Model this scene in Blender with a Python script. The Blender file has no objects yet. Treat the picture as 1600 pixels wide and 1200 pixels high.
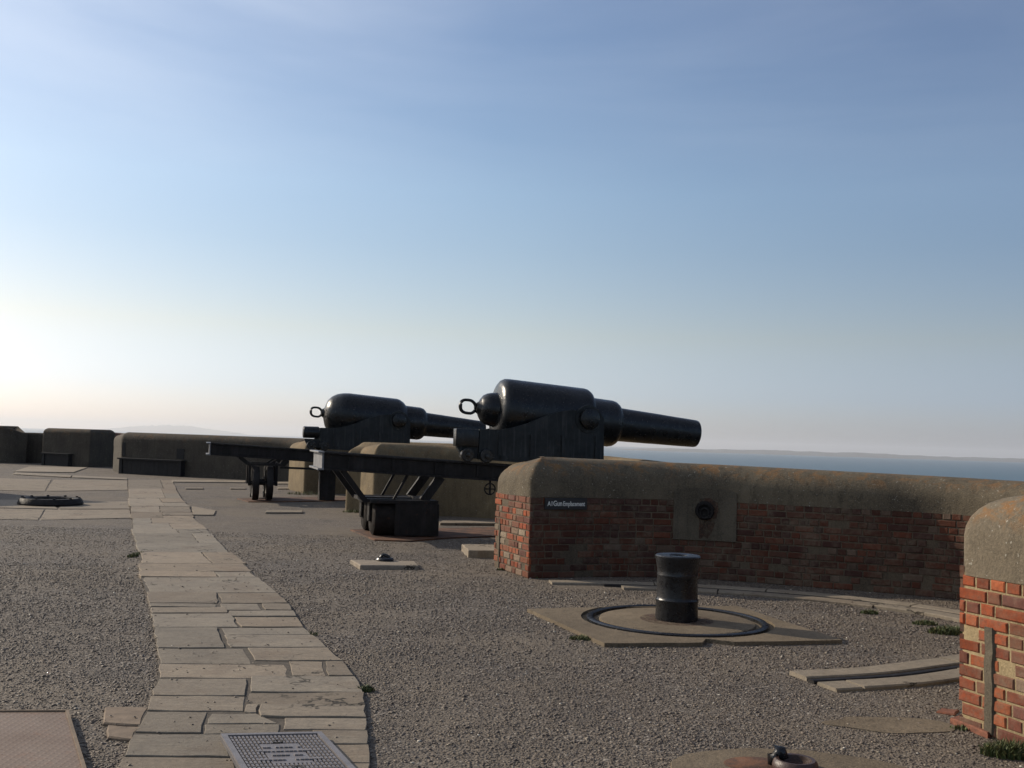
import bpy, bmesh, math, random
import numpy as np
from mathutils import Vector, Matrix
from mathutils.geometry import tessellate_polygon
import mathutils.noise as mn
random.seed(11); np.random.seed(11)
R = math.radians
S = bpy.context.scene
C = S.collection

# ------------------------------------------------------------------ camera
FPX, HOR, SLOPE, EYE = 1650.0, 689.0, 0.031, 1.6
pitch = math.atan((HOR-600)/FPX); roll = math.atan(SLOPE)
fw = Vector((0, math.cos(pitch), math.sin(pitch)))
up0 = Vector((0, -math.sin(pitch), math.cos(pitch))); rt0 = Vector((1, 0, 0))
cR = math.cos(roll)*rt0+math.sin(roll)*up0
cU = -math.sin(roll)*rt0+math.cos(roll)*up0
cam = bpy.data.cameras.new('camera'); co = bpy.data.objects.new('camera', cam); C.objects.link(co)
M = Matrix((cR, cU, -fw)).transposed().to_4x4(); M.translation = (0, 0, EYE); co.matrix_world = M
cam.sensor_width = 36; cam.lens = 36*FPX/1600; cam.clip_start = .1; cam.clip_end = 200000
S.camera = co

def G(u, v, z=0.0):
    """ground point seen at photo coordinate (u, v)"""
    r = fw+(u-800)/FPX*cR+(600-v)/FPX*cU
    t = (z-EYE)/r.z
    return Vector((r.x*t, r.y*t, z))
def G2(u, v, z=0.0):
    p = G(u, v, z); return (p.x, p.y)

# ------------------------------------------------------------------ object helpers
def tag(o, label=None, cat=None, group=None, kind=None):
    if label: o['label'] = label
    if cat: o['category'] = cat
    if group: o['group'] = group
    if kind: o['kind'] = kind
    return o
def empty(name, loc=(0, 0, 0), rz=0, **k):
    o = bpy.data.objects.new(name, None); C.objects.link(o); o.location = loc; o.rotation_euler = (0, 0, rz)
    o.empty_display_size = .2
    return tag(o, **k)
def obj(name, me, mat, parent=None, smooth=False, loc=None, **k):
    if isinstance(me, bmesh.types.BMesh):
        m = bpy.data.meshes.new(name); bmesh.ops.recalc_face_normals(me, faces=me.faces[:])
        me.to_mesh(m); me.free(); me = m
    if mat is not None:
        me.materials.clear(); me.materials.append(mat)
    if smooth:
        me.polygons.foreach_set('use_smooth', [True]*len(me.polygons))
        if smooth == 'auto':
            try: me.set_sharp_from_angle(angle=R(38))
            except Exception: pass
    o = bpy.data.objects.new(name, me); C.objects.link(o)
    if parent: o.parent = parent
    if loc: o.location = loc
    return tag(o, **k)
def BM(): return bmesh.new()
def box(bm, x0, x1, y0, y1, z0, z1, mat=None, bev=0):
    vs = [Vector((x, y, z)) for z in (z0, z1) for (x, y) in ((x0, y0), (x1, y0), (x1, y1), (x0, y1))]
    if mat: vs = [mat @ v for v in vs]
    v = [bm.verts.new(p) for p in vs]
    fs = [bm.faces.new([v[i] for i in q]) for q in ((3,2,1,0), (4,5,6,7), (0,1,5,4), (1,2,6,5), (2,3,7,6), (3,0,4,7))]
    if bev:
        es = list({e for f in fs for e in f.edges})
        bmesh.ops.bevel(bm, geom=es, offset=bev, segments=2, affect='EDGES', profile=.5)
def prism(bm, pts, z0, z1, bev=0, axis='z', y0=0, y1=0):
    """polygon extruded; axis 'z': pts=(x,y); axis 'y': pts=(x,z) from y0 to y1"""
    if axis == 'z':
        a = [bm.verts.new((x, y, z0)) for x, y in pts]; b = [bm.verts.new((x, y, z1)) for x, y in pts]
    else:
        a = [bm.verts.new((x, y0, z)) for x, z in pts]; b = [bm.verts.new((x, y1, z)) for x, z in pts]
    n = len(pts); fs = [bm.faces.new(a[::-1]), bm.faces.new(b)]
    for i in range(n): fs.append(bm.faces.new((a[i], a[(i+1) % n], b[(i+1) % n], b[i])))
    if bev:
        es = list({e for f in fs for e in f.edges})
        bmesh.ops.bevel(bm, geom=es, offset=bev, segments=2, affect='EDGES', profile=.5)
def frame_from(d):
    d = d.normalized(); a = Vector((0, 0, 1)) if abs(d.z) < .9 else Vector((1, 0, 0))
    u = a.cross(d).normalized(); return u, d.cross(u)
def tube(bm, pts, rad, n=10, closed=False):
    pts = [Vector(p) for p in pts]; rings = []
    for i, p in enumerate(pts):
        if closed: d = pts[(i+1) % len(pts)]-pts[i-1]
        else: d = pts[min(i+1, len(pts)-1)]-pts[max(i-1, 0)]
        u, w = frame_from(d); r = rad[i] if isinstance(rad, (list, tuple)) else rad
        rings.append([bm.verts.new(p+r*(math.cos(t)*u+math.sin(t)*w)) for t in [2*math.pi*k/n for k in range(n)]])
    m = len(rings)
    for i in range(m if closed else m-1):
        a, b = rings[i], rings[(i+1) % m]
        for k in range(n): bm.faces.new((a[k], a[(k+1) % n], b[(k+1) % n], b[k]))
    if not closed: bm.faces.new(rings[0][::-1]); bm.faces.new(rings[-1])
def bar(bm, p, q, w, h):
    """rectangular bar from p to q (w across horizontally, h the other way)"""
    p, q = Vector(p), Vector(q); u, v = frame_from(q-p)
    vs = [bm.verts.new(c+a*u*w/2+b*v*h/2) for c in (p, q) for a, b in ((-1,-1), (1,-1), (1,1), (-1,1))]
    for f in ((3,2,1,0), (4,5,6,7), (0,1,5,4), (1,2,6,5), (2,3,7,6), (3,0,4,7)): bm.faces.new([vs[i] for i in f])
def lathe(bm, prof, n=48, M=None, wob=0):
    """prof: list of (axial, radius); axis = local Z, M maps it"""
    rings = []
    for a, r in prof:
        if r < 1e-5: rings.append([bm.verts.new((0, 0, a))]); continue
        rings.append([bm.verts.new(((r+wob*random.uniform(-1, 1))*math.cos(t), (r+wob*random.uniform(-1, 1))*math.sin(t), a)) for t in [2*math.pi*k/n for k in range(n)]])
    for a, b in zip(rings, rings[1:]):
        for k in range(n):
            if len(a) == 1 and len(b) == 1: continue
            if len(a) == 1: bm.faces.new((a[0], b[(k+1) % n], b[k]))
            elif len(b) == 1: bm.faces.new((a[k], a[(k+1) % n], b[0]))
            else: bm.faces.new((a[k], a[(k+1) % n], b[(k+1) % n], b[k]))
    if M:
        vs = [v for r in rings for v in r]; bmesh.ops.transform(bm, matrix=M, verts=vs)

# ------------------------------------------------------------------ material helpers
def new_mat(name):
    m = bpy.data.materials.new(name); m.use_nodes = True
    nt = m.node_tree; nt.nodes.clear()
    out = nt.nodes.new('ShaderNodeOutputMaterial'); b = nt.nodes.new('ShaderNodeBsdfPrincipled')
    nt.links.new(b.outputs[0], out.inputs[0]); return m, nt, b
class N:
    def __init__(s, nt): s.nt = nt
    def n(s, t, **k):
        x = s.nt.nodes.new(t)
        for a, v in k.items(): setattr(x, a, v)
        return x
    def l(s, a, b): s.nt.links.new(a, b)
    def coord(s, scale=(1, 1, 1), kind='Object', rot=(0, 0, 0)):
        t = s.n('ShaderNodeTexCoord'); m = s.n('ShaderNodeMapping'); m.inputs['Scale'].default_value = scale; m.inputs['Rotation'].default_value = rot
        s.l(t.outputs[kind], m.inputs[0]); return m.outputs[0]
    def noise(s, co, scale, detail=6, rough=.6, dist=0, out='Fac'):
        t = s.n('ShaderNodeTexNoise'); t.inputs['Scale'].default_value = scale; t.inputs['Detail'].default_value = detail
        t.inputs['Roughness'].default_value = rough; t.inputs['Distortion'].default_value = dist
        s.l(co, t.inputs['Vector']); return t.outputs[out]
    def vor(s, co, scale, feature='F1', out='Distance', rnd=1):
        t = s.n('ShaderNodeTexVoronoi', feature=feature); t.inputs['Scale'].default_value = scale; t.inputs['Randomness'].default_value = rnd
        s.l(co, t.inputs['Vector']); return t.outputs[out]
    def ramp(s, f, stops, interp='LINEAR'):
        r = s.n('ShaderNodeValToRGB'); cr = r.color_ramp; cr.interpolation = interp
        while len(cr.elements) < len(stops): cr.elements.new(.5)
        for e, (p, c) in zip(cr.elements, stops):
            e.position = p; e.color = (c, c, c, 1) if isinstance(c, (int, float)) else (*c, 1)
        s.l(f, r.inputs[0]); return r.outputs[0]
    def mix(s, f, a, b, mode='MIX'):
        m = s.n('ShaderNodeMix', data_type='RGBA', blend_type=mode)
        for v, i in ((f, 0), (a, 6), (b, 7)):
            if isinstance(v, (int, float)): m.inputs[i].default_value = v if i == 0 else (v, v, v, 1)
            elif isinstance(v, tuple): m.inputs[i].default_value = (*v, 1)
            else: s.l(v, m.inputs[i])
        return m.outputs[2]
    def math(s, op, a, b=0):
        m = s.n('ShaderNodeMath', operation=op)
        for i, v in enumerate((a, b)):
            if isinstance(v, (int, float)): m.inputs[i].default_value = v
            else: s.l(v, m.inputs[i])
        return m.outputs[0]
    def sep(s, v):
        x = s.n('ShaderNodeSeparateXYZ'); s.l(v, x.inputs[0]); return x.outputs
    def bump(s, h, strength, dist, prev=None):
        b = s.n('ShaderNodeBump'); b.inputs['Strength'].default_value = strength; b.inputs['Distance'].default_value = dist
        s.l(h, b.inputs['Height'])
        if prev is not None: s.l(prev, b.inputs['Normal'])
        return b.outputs[0]
    def attr(s, name, out='Color'):
        a = s.n('ShaderNodeAttribute', attribute_name=name); return a.outputs[out]

KA = .62
def concrete(name, base, dark, lichen=.0, rough=.92, pale=None):
    base = tuple(x*KA*1.08*q for x, q in zip(base, (1, .94, .86))); dark = tuple(x*KA*.85*q for x, q in zip(dark, (1, .93, .85)))
    m, nt, b = new_mat(name); n = N(nt); co = n.coord()
    big = n.noise(co, 1.3, 5, .62, .4); mid = n.noise(co, 7, 6, .65); fine = n.noise(co, 60, 4, .7)
    c = n.mix(n.ramp(big, [(.35, 0), (.68, 1)]), dark, base)
    c = n.mix(n.ramp(mid, [(.3, .55), (.7, 0)]), c, tuple(x*.62 for x in base))
    st = n.noise(n.coord((9, 9, .9)), 1.4, 5, .6)      # rain streaks
    c = n.mix(n.ramp(st, [(.5, 0), (.72, .5)]), c, tuple(x*.5 for x in dark))
    c = n.mix(n.ramp(fine, [(.4, 0), (.75, .45)]), c, pale or tuple(min(1, x*1.5) for x in base))
    if lichen:
        z = n.sep(n.coord(kind='Object'))[2]
        zz = n.ramp(z, [(.0, 0), (.98, 0), (1.0, 0)])
        up = n.math('MULTIPLY', n.math('SUBTRACT', z, 1.16), 5.5)
        up = n.math('MINIMUM', n.math('MAXIMUM', up, .0), 1.0)
        l = n.ramp(n.noise(co, 5.5, 8, .75, .6), [(.5, 0), (.6, lichen)])
        c = n.mix(n.math('MULTIPLY', l, up), c, (.23, .105, .03))
        l2 = n.ramp(n.noise(co, 38, 3, .6), [(.66, 0), (.7, .8)])
        c = n.mix(l2, c, (.32, .30, .25))
    n.l(c, b.inputs['Base Color']); b.inputs['Roughness'].default_value = rough; b.inputs['Specular IOR Level'].default_value = .25
    wv = n.n('ShaderNodeVectorMath', operation='ADD'); n.l(co, wv.inputs[0]); n.l(n.noise(co, 1.7, 5, .7, out='Color'), wv.inputs[1])
    ck = n.math('MULTIPLY', n.ramp(n.vor(wv.outputs[0], .55, 'DISTANCE_TO_EDGE'), [(0, .5), (.003, .35), (.006, 0)]), n.ramp(n.noise(co, .6, 3), [(.52, 0), (.6, 1)]))
    c = n.mix(ck, c, (.02, .018, .014)); n.l(c, b.inputs['Base Color'])
    pits = n.ramp(n.vor(co, 26), [(0, 0), (.22, 1)])
    h = n.bump(pits, .25, .01); h = n.bump(fine, .7, .008, h); h = n.bump(mid, .6, .02, h)
    n.l(h, b.inputs['Normal']); return m

def stone(name, base, alt, rough=.85):
    base = tuple(x*.84 for x in base); alt = tuple(x*.84 for x in alt)
    m, nt, b = new_mat(name); n = N(nt); co = n.coord()
    t = n.sep(n.attr('tint'))
    c = n.mix(n.ramp(n.noise(co, 3.5, 6, .65, .5), [(.32, 0), (.7, 1)]), base, alt)
    c = n.mix(n.ramp(n.noise(co, 26, 5, .7), [(.4, .0), (.72, .5)]), c, tuple(x*.45 for x in base))
    c = n.mix(n.ramp(n.noise(co, 90, 3, .6), [(.62, 0), (.72, .7)]), c, tuple(x*.3 for x in base))
    wv = n.n('ShaderNodeVectorMath', operation='ADD'); n.l(co, wv.inputs[0]); n.l(n.noise(co, 2.2, 4, .6, out='Color'), wv.inputs[1])
    crk = n.vor(wv.outputs[0], .9, 'DISTANCE_TO_EDGE'); ck = n.ramp(crk, [(.0, 1), (.007, .85), (.014, 0)])
    ck = n.math('MULTIPLY', ck, n.ramp(n.noise(co, .8, 3), [(.48, 0), (.55, 1)]))
    c = n.mix(ck, c, (.03, .025, .018)); c = n.mix(n.ramp(n.noise(co, 1.1, 6, .7, 1), [(.5, 0), (.7, .55)]), c, (.15, .105, .07))
    c = n.mix(1, c, n.attr('tint'), 'MULTIPLY')
    n.l(c, b.inputs['Base Color']); b.inputs['Roughness'].default_value = rough; b.inputs['Specular IOR Level'].default_value = .3
    st = n.noise(n.coord((1, 5, 1)), 3, 6, .65, 1)
    h = n.bump(n.noise(co, 34, 6, .7), .55, .008); h = n.bump(st, .5, .02, h); n.l(h, b.inputs['Normal']); return m

def paint_iron(name, base, rough=.42, streak=0.0, wr=.5, rust=.15, sc=1.0, spec=.4):
    m, nt, b = new_mat(name); n = N(nt); co = n.coord()
    c = n.mix(n.ramp(n.noise(co, 5*sc, 5, .6), [(.35, 0), (.7, 1)]), base, tuple(x*1.9+.003 for x in base))
    if rust: c = n.mix(n.ramp(n.noise(co, 9*sc, 7, .72, .4), [(.6, 0), (.72, rust)]), c, (.085, .035, .015))
    if streak:
        s = n.noise(n.coord((14, 14, .8)), 1.5, 5, .6); c = n.mix(n.ramp(s, [(.52, 0), (.7, streak)]), c, (.10, .10, .10))
    n.l(c, b.inputs['Base Color'])
    n.l(n.ramp(n.noise(co, 14*sc, 4, .6), [(.3, rough-.08), (.75, rough+.2)]), b.inputs['Roughness'])
    b.inputs['Specular IOR Level'].default_value = spec
    h = n.bump(n.noise(co, 11*sc, 4, .6), wr, .02/sc); h = n.bump(n.noise(co, 55*sc, 3, .6), wr*.35, .004, h); n.l(h, b.inputs['Normal']); return m

def rusty(name):
    m, nt, b = new_mat(name); n = N(nt); co = n.coord()
    c = n.ramp(n.noise(co, 4, 8, .72, .5), [(.3, (.022, .013, .010)), (.47, (.06, .026, .012)), (.6, (.13, .052, .02)), (.75, (.10, .08, .055))])
    n.l(c, b.inputs['Base Color']); b.inputs['Roughness'].default_value = .85
    n.l(n.bump(n.noise(co, 60, 5, .7), .6, .006), b.inputs['Normal']); return m

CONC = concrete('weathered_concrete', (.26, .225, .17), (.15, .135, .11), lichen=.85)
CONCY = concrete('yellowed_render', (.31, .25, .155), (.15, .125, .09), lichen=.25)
SLAB = concrete('slab_concrete', (.27, .225, .165), (.18, .15, .11))
CONC6 = concrete('shade_toned_concrete', (.215, .185, .135), (.10, .088, .07), lichen=.6)  # curved parapet's coping, its shade darkened into the base colour
MORTAR6 = concrete('shade_toned_mortar', (.20, .165, .12), (.11, .09, .07))  # mortar colour lowered to carry the shade on the curved brick face
PANEL = concrete('patched_concrete', (.18, .16, .125), (.085, .075, .06))
FLAG = stone('flagstone', (.33, .272, .20), (.235, .195, .15))
KERB = stone('kerb_stone', (.32, .265, .20), (.23, .195, .15))
IRON = paint_iron('black_gun_paint', (.004, .005, .006), .27, .14, .22, .15, sc=.6, spec=.34)
IRON_C = paint_iron('carriage_paint', (.008, .010, .011), .55, .36, .35, .3, spec=.26)
IRON_S = paint_iron('slide_paint', (.009, .0075, .007), .6, .12, .35, .5, spec=.2)
IRON_E = paint_iron('grey_end_paint', (.12, .12, .125), .45, .3, .3, .3)
IRON_B = paint_iron('bollard_paint', (.006, .0065, .008), .28, 0, .35, .10, 2)
RUST = rusty('rusty_iron')
ROLL = paint_iron('worn_roller_iron', (.010, .008, .007), .8, 0, .5, .5, spec=.15)
def simple(name, col, rough=.8, nz=.3, sc=8):
    m, nt, b = new_mat(name); n = N(nt); co = n.coord()
    c = n.mix(n.ramp(n.noise(co, sc, 5, .6), [(.3, 0), (.7, 1)]), tuple(x*(1-nz) for x in col), tuple(x*(1+nz) for x in col))
    n.l(c, b.inputs['Base Color']); b.inputs['Roughness'].default_value = rough
    n.l(n.bump(n.noise(co, sc*6, 4, .6), .3, .006), b.inputs['Normal']); return m
WOOD = simple('dark_timber', (.010, .009, .009), .85)
BOARD = simple('sign_black', (.008, .008, .009), .5)
LETTER = simple('sign_lettering', (.62, .62, .58), .6, .12, 30)
GALV = simple('galvanised_steel', (.155, .142, .142), .5, .2, 14)
GRATEHOLE = simple('drain_dark', (.02, .018, .016), .9)
MORTAR = concrete('lime_mortar', (.50, .41, .25), (.33, .265, .165))

# brick: colour per brick comes from the mesh, plus whitewash remains, chips
def brick_mat(name, wash):
    m, nt, b = new_mat(name); n = N(nt); co = n.coord()
    c = n.attr('tint')
    c = n.mix(n.ramp(n.noise(co, 30, 5, .7), [(.38, .0), (.75, .6)]), c, (.05, .03, .022))
    w = n.math('MULTIPLY', n.ramp(n.noise(co, 2.6, 6, .7, .6), [(.44, 0), (.62, 1)]), n.ramp(n.noise(co, 24, 5, .7), [(.35, .1), (.6, 1)]))
    c = n.mix(n.math('MULTIPLY', w, wash), c, (.18, .15, .105))
    n.l(c, b.inputs['Base Color']); b.inputs['Roughness'].default_value = .9; b.inputs['Specular IOR Level'].default_value = .25
    h = n.bump(n.noise(co, 70, 5, .7), .6, .005); h = n.bump(n.noise(co, 18, 4, .6), .4, .01, h); n.l(h, b.inputs['Normal']); return m
BRICK = brick_mat('old_red_brick', .5)
BRICKT = None
def brick_tex():
    m, nt, b = new_mat('distant_brick'); n = N(nt)
    t = n.n('ShaderNodeTexBrick'); n.l(n.coord(kind='UV'), t.inputs['Vector'])
    t.inputs['Scale'].default_value = 1; t.inputs['Brick Width'].default_value = .23; t.inputs['Row Height'].default_value = .078
    t.inputs['Mortar Size'].default_value = .009; t.inputs['Color1'].default_value = (.25, .075, .035, 1); t.inputs['Color2'].default_value = (.12, .05, .035, 1)
    t.inputs['Mortar'].default_value = (.22, .18, .14, 1); t.inputs['Bias'].default_value = 0
    co = n.coord(); c = n.mix(n.ramp(n.noise(co, 2.4, 6, .7), [(.5, 0), (.62, .8)]), t.outputs['Color'], (.22, .2, .17))
    n.l(c, b.inputs['Base Color']); b.inputs['Roughness'].default_value = .9
    n.l(n.bump(t.outputs['Fac'], -.5, .01), b.inputs['Normal']); return m
BRICKT = brick_tex()

# gravel
def gravel_mat():
    m, nt, b = new_mat('gravel'); n = N(nt); co = n.coord()
    cell = n.vor(co, 62, out='Color'); cs = n.sep(cell)
    c = n.ramp(cs[0], [(0, (.045, .037, .031)), (.35, (.08, .066, .054)), (.7, (.12, .1, .08)), (.93, (.18, .15, .12)), (1, (.34, .31, .27))])
    c = n.mix(n.ramp(n.noise(co, .55, 6, .6, .5), [(.38, 0), (.62, .75)]), c, (.15, .12, .086))
    c = n.mix(n.ramp(n.noise(co, 1.7, 6, .65, .8), [(.5, 0), (.7, .5)]), c, (.05, .043, .038))
    n.l(c, b.inputs['Base Color']); b.inputs['Roughness'].default_value = .85; b.inputs['Specular IOR Level'].default_value = .35
    h = n.bump(n.ramp(n.vor(co, 62), [(0, 1), (.75, 0)]), .6, .012)
    h = n.bump(n.noise(co, 9, 5, .6), .35, .03, h); n.l(h, b.inputs['Normal']); return m
GRAVEL = gravel_mat()
def pebble_mat():
    m, nt, b = new_mat('pebbles'); n = N(nt)
    n.l(n.attr('tint'), b.inputs['Base Color']); b.inputs['Roughness'].default_value = .62; b.inputs['Specular IOR Level'].default_value = .4
    return m
PEB = pebble_mat()

def tintattr(me, cols):
    a = me.attributes.new('tint', 'FLOAT_COLOR', 'POINT'); a.data.foreach_set('color', np.asarray(cols, dtype=np.float32).ravel())
def add_tint(o, c=(1, 1, 1)):
    me = o.data; tintattr(me, [(*c, 1)]*len(me.vertices)); return o

# ------------------------------------------------------------------ parapet walls
def catmull(P, step=.22):
    P = [Vector(p) for p in P]; out = []
    Q = [2*P[0]-P[1]]+P+[2*P[-1]-P[-2]]
    for i in range(1, len(Q)-2):
        a, b, c, d = Q[i-1:i+3]; k = max(2, int((c-b).length/step))
        for j in range(k):
            t = j/k
            out.append(.5*((2*b)+(c-a)*t+(2*a-5*b+4*c-d)*t*t+(3*b-a-3*c+d)*t**3))
    out.append(P[-1]); return out
def lnorm(F):
    N_ = []
    for i in range(len(F)):
        d = (F[min(i+1, len(F)-1)]-F[max(i-1, 0)]).normalized(); N_.append(Vector((-d.y, d.x)))
    return N_
class Wall:
    def __init__(s, ctrl, t0, t1, endfar=None, taper=True, step=.22):
        s.F = catmull(ctrl, step); nn = lnorm(s.F); n = len(s.F); s.B = []
        for i in range(n):
            f = i/(n-1); t = t0+(t1-t0)*min(1, f*4)
            if taper and f > .62: t = t+(.76-t)*min(1, (f-.62)/.3)
            s.B.append(s.F[i]+nn[i]*t)
        if endfar is not None:
            off = Vector(endfar)-s.B[0]
            for i in range(n): s.B[i] = s.B[i]+off*max(0, 1-(i/(n-1))*5)
        s.n = n
        s.len = [0]
        for a, b in zip(s.F, s.F[1:]): s.len.append(s.len[-1]+(b-a).length)
    def outline(s): return s.F+s.B[::-1]
    def inset(s, d, rc):
        P = s.outline(); m = len(P); out = []; corners = {0, s.n-1, s.n, m-1}
        V = []
        for i in range(m):
            a = (P[i]-P[i-1]).normalized(); b = (P[(i+1) % m]-P[i]).normalized()
            na = Vector((a.y, -a.x)); nb = Vector((b.y, -b.x)); mm = (na+nb); mm = mm/max(.3, mm.length_squared)*2
            V.append(P[i]-mm*d)
        r = max(rc-d, .012); k = 5
        for i in range(m):
            if i in corners:
                a = (V[i-1]-V[i]); b = (V[(i+1) % m]-V[i]); r1 = min(r, a.length*.45, b.length*.45)
                p0 = V[i]+a.normalized()*r1; p2 = V[i]+b.normalized()*r1
                for j in range(k+1):
                    t = j/k; out.append(((1-t)**2*p0+2*t*(1-t)*V[i]+t*t*p2, i))
            else: out.append((V[i], i))
        return out
    def zs(s, i, fh, back):
        """local crest height at outline index i"""
        if i < s.n: return fh(i/(s.n-1))
        return fh((2*s.n-1-i)/(s.n-1))-back
    def mesh(s, levels, rc, fh, H, back=.1, top=True, uvoff=0):
        bm = BM(); rings = []; uvl = bm.loops.layers.uv.new('UVMap'); ul = {}
        for d, z in levels:
            ring = []; acc = 0; prev = None
            for p, i in s.inset(d, rc):
                k = s.zs(i, fh, back)
                zz = z if z < .05 else z*(1+(k/H-1)*min(1, max(0, (z/H-.55)/.45)))
                v = bm.verts.new((p.x, p.y, zz)); ring.append(v)
                if prev is not None: acc += (p-prev).length
                prev = p; ul[v] = (acc+uvoff, zz)
            rings.append(ring)
        m = len(rings[0])
        for a, b in zip(rings, rings[1:]):
            for k in range(m):
                f = bm.faces.new((a[k], a[(k+1) % m], b[(k+1) % m], b[k]))
                for lp in f.loops: lp[uvl].uv = ul[lp.vert]
        if top:
            r = rings[-1]; pts = [Vector((v.co.x, v.co.y, 0)) for v in r]
            for t in tessellate_polygon([pts]):
                try: bm.faces.new([r[j] for j in t])
                except ValueError: pass
        return bm
def coping_levels(zc, H, Rr, ex=.006):
    L = [(-ex, zc), (-ex, zc+.5*(H-Rr-zc)), (-ex, H-Rr)]
    for k in range(1, 8):
        a = k/7*math.pi/2; L.append((-ex+Rr*(1-math.cos(a)), H-Rr+Rr*math.sin(a)))
    return L
def brick_run(bm, cols, path, z0, zc, rng, colf, gap=.0115, skip=None):
    """lay bricks along a plan path (list of Vector2, outward normal on its right side)"""
    L = [0]
    for a, b in zip(path, path[1:]): L.append(L[-1]+(b-a).length)
    def at(u):
        u = max(0, min(u, L[-1])); i = 0
        while i < len(L)-2 and L[i+1] < u: i += 1
        a, b = path[i], path[i+1]; t = (u-L[i])/max(1e-6, L[i+1]-L[i]); d = (b-a).normalized()
        return a+(b-a)*t, Vector((d.y, -d.x))
    nrow = int(round((zc-z0)/.0765)); rh = (zc-z0)/nrow
    for r in range(nrow):
        u = -rng.uniform(0, .1); head = r % 2
        while u < L[-1]:
            ln = (.108 if (rng.random() < (.75 if head else .25)) else .222)*rng.uniform(.94, 1.06)
            a, b = max(0, u), min(L[-1], u+ln-gap)
            if b-a > .03 and not (skip and skip((a+b)/2, z0+(r+.5)*rh)):
                za = z0+r*rh+rng.uniform(-.002, .002)+.3*gap; zb = z0+(r+1)*rh-gap*.7+rng.uniform(-.002, .002)
                pr = .004+rng.random()**2*.006; rec = rng.random()
                if rec < .04: pr = -.004-.008*rng.random()
                pa, na = at(a); pb, nb = at(b); vs = []
                for dep, sh in ((-.03, 0), (pr-.007, 0), (pr, .0075)):
                    for (u_, p_, n_, sg) in ((a, pa, na, 1), (b, pb, nb, -1)):
                        d = (pb-pa).normalized()
                        for zz, sz in ((za, 1), (zb, -1)):
                            j = rng.uniform(-.0022, .0022)
                            q = p_+n_*(dep+j)+d*sh*sg
                            vs.append(bm.verts.new((q.x, q.y, zz+sh*sz+j)))
                c = colf(rng, (a+b)/2, (za+zb)/2)
                cols += [(*c, 1)]*12
                A = vs[0:4]; B_ = vs[4:8]; D = vs[8:12]   # order: (a,za),(a,zb),(b,za),(b,zb)
                for X, Y in ((A, B_), (B_, D)):
                    bm.faces.new((X[0], X[2], Y[2], Y[0])); bm.faces.new((X[2], X[3], Y[3], Y[2]))
                    bm.faces.new((X[3], X[1], Y[1], Y[3])); bm.faces.new((X[1], X[0], Y[0], Y[1]))
                bm.faces.new((D[0], D[2], D[3], D[1]))
            u += ln
def redcol(rng, u, z):
    base = [(.40, .088, .030), (.33, .072, .028), (.26, .068, .035), (.46, .118, .042), (.19, .062, .04), (.30, .115, .065)][rng.choices(range(6), (5, 4, 3, 3, 2, 1))[0]]
    f = rng.uniform(.62, 1.15)*.76; return tuple(x*f for x in base)
def drabshadecol(rng, u, z):
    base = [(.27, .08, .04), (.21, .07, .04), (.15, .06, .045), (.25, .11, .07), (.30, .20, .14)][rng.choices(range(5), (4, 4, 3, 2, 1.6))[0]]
    f = rng.uniform(.65, 1.15)*(.40-.10*mn.noise(Vector((u*.9, z*2.2, 4)))); return tuple(x*f for x in base)  # dirty front bricks, darkened further to put the face's shade into their colour

def palecol(rng, u, z):
    base = [(.30, .10, .05), (.24, .09, .055), (.33, .22, .15), (.36, .28, .20), (.20, .08, .06)][rng.choices(range(5), (4, 3, 3, 2, 2))[0]]
    f = rng.uniform(.7, 1.15)*.72; return tuple(x*f for x in base)
GRPW = 'parapet walls of the gun emplacements'
def brick_wall(ctrl, far, t1, H, fh, zc, label, seed, colend, rr=.32, t0=1.13, back=.1, cm=None, mm=None, front=drabshadecol):
    w = Wall(ctrl, t0, t1, far); root = empty('parapet_wall', (ctrl[0][0], ctrl[0][1], 0), label=label, cat='wall', group=GRPW)
    inv = Matrix.Translation((-ctrl[0][0], -ctrl[0][1], 0))
    cop = w.mesh(coping_levels(zc, H, rr), .30, fh, H, back); cop.transform(inv)
    o = obj('coping', cop, cm or CONC, root, smooth='auto')
    core = w.mesh([(.0015, -.1), (.0015, zc*.5), (.0015, zc+.01)], .05, lambda f: H, H, 0, top=False); core.transform(inv)
    obj('mortar_core', core, mm or MORTAR, root)
    rng = random.Random(seed); bm = BM(); cols = []
    e0, e1 = w.B[0], w.F[0]; d = (e1-e0).normalized()
    brick_run(bm, cols, [e0+d*.0, e1+d*.004], 0, zc, rng, colend)
    fp = [w.F[0]-(w.F[1]-w.F[0]).normalized()*.004]+w.F[1:]
    brick_run(bm, cols, fp, 0, zc, rng, drabshadecol)
    me = bpy.data.meshes.new('brickwork'); bmesh.ops.recalc_face_normals(bm, faces=bm.faces[:]); bm.transform(inv); bm.to_mesh(me); bm.free()
    tintattr(me, cols); obj('brickwork', me, BRICK, root)
    return w, root
def plain_wall(ctrl, far, t0, t1, H, fh, label, mat=CONCY, rr=.28, back=.1, zc=.95, lower=None, rc=.1):
    w = Wall(ctrl, t0, t1, far); root = empty('parapet_wall', (ctrl[0][0], ctrl[0][1], 0), label=label, cat='wall', group=GRPW)
    inv = Matrix.Translation((-ctrl[0][0], -ctrl[0][1], 0))
    a = w.mesh(coping_levels(zc, H, rr, .008), rc, fh, H, back); a.transform(inv); obj('coping', a, mat, root, smooth='auto')
    b = w.mesh([(0, -.1), (0, zc*.5), (0, zc+.01)], rc, lambda f: H, H, 0, top=False); b.transform(inv); obj('wall_face', b, lower or mat, root)
    return w, root

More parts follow.
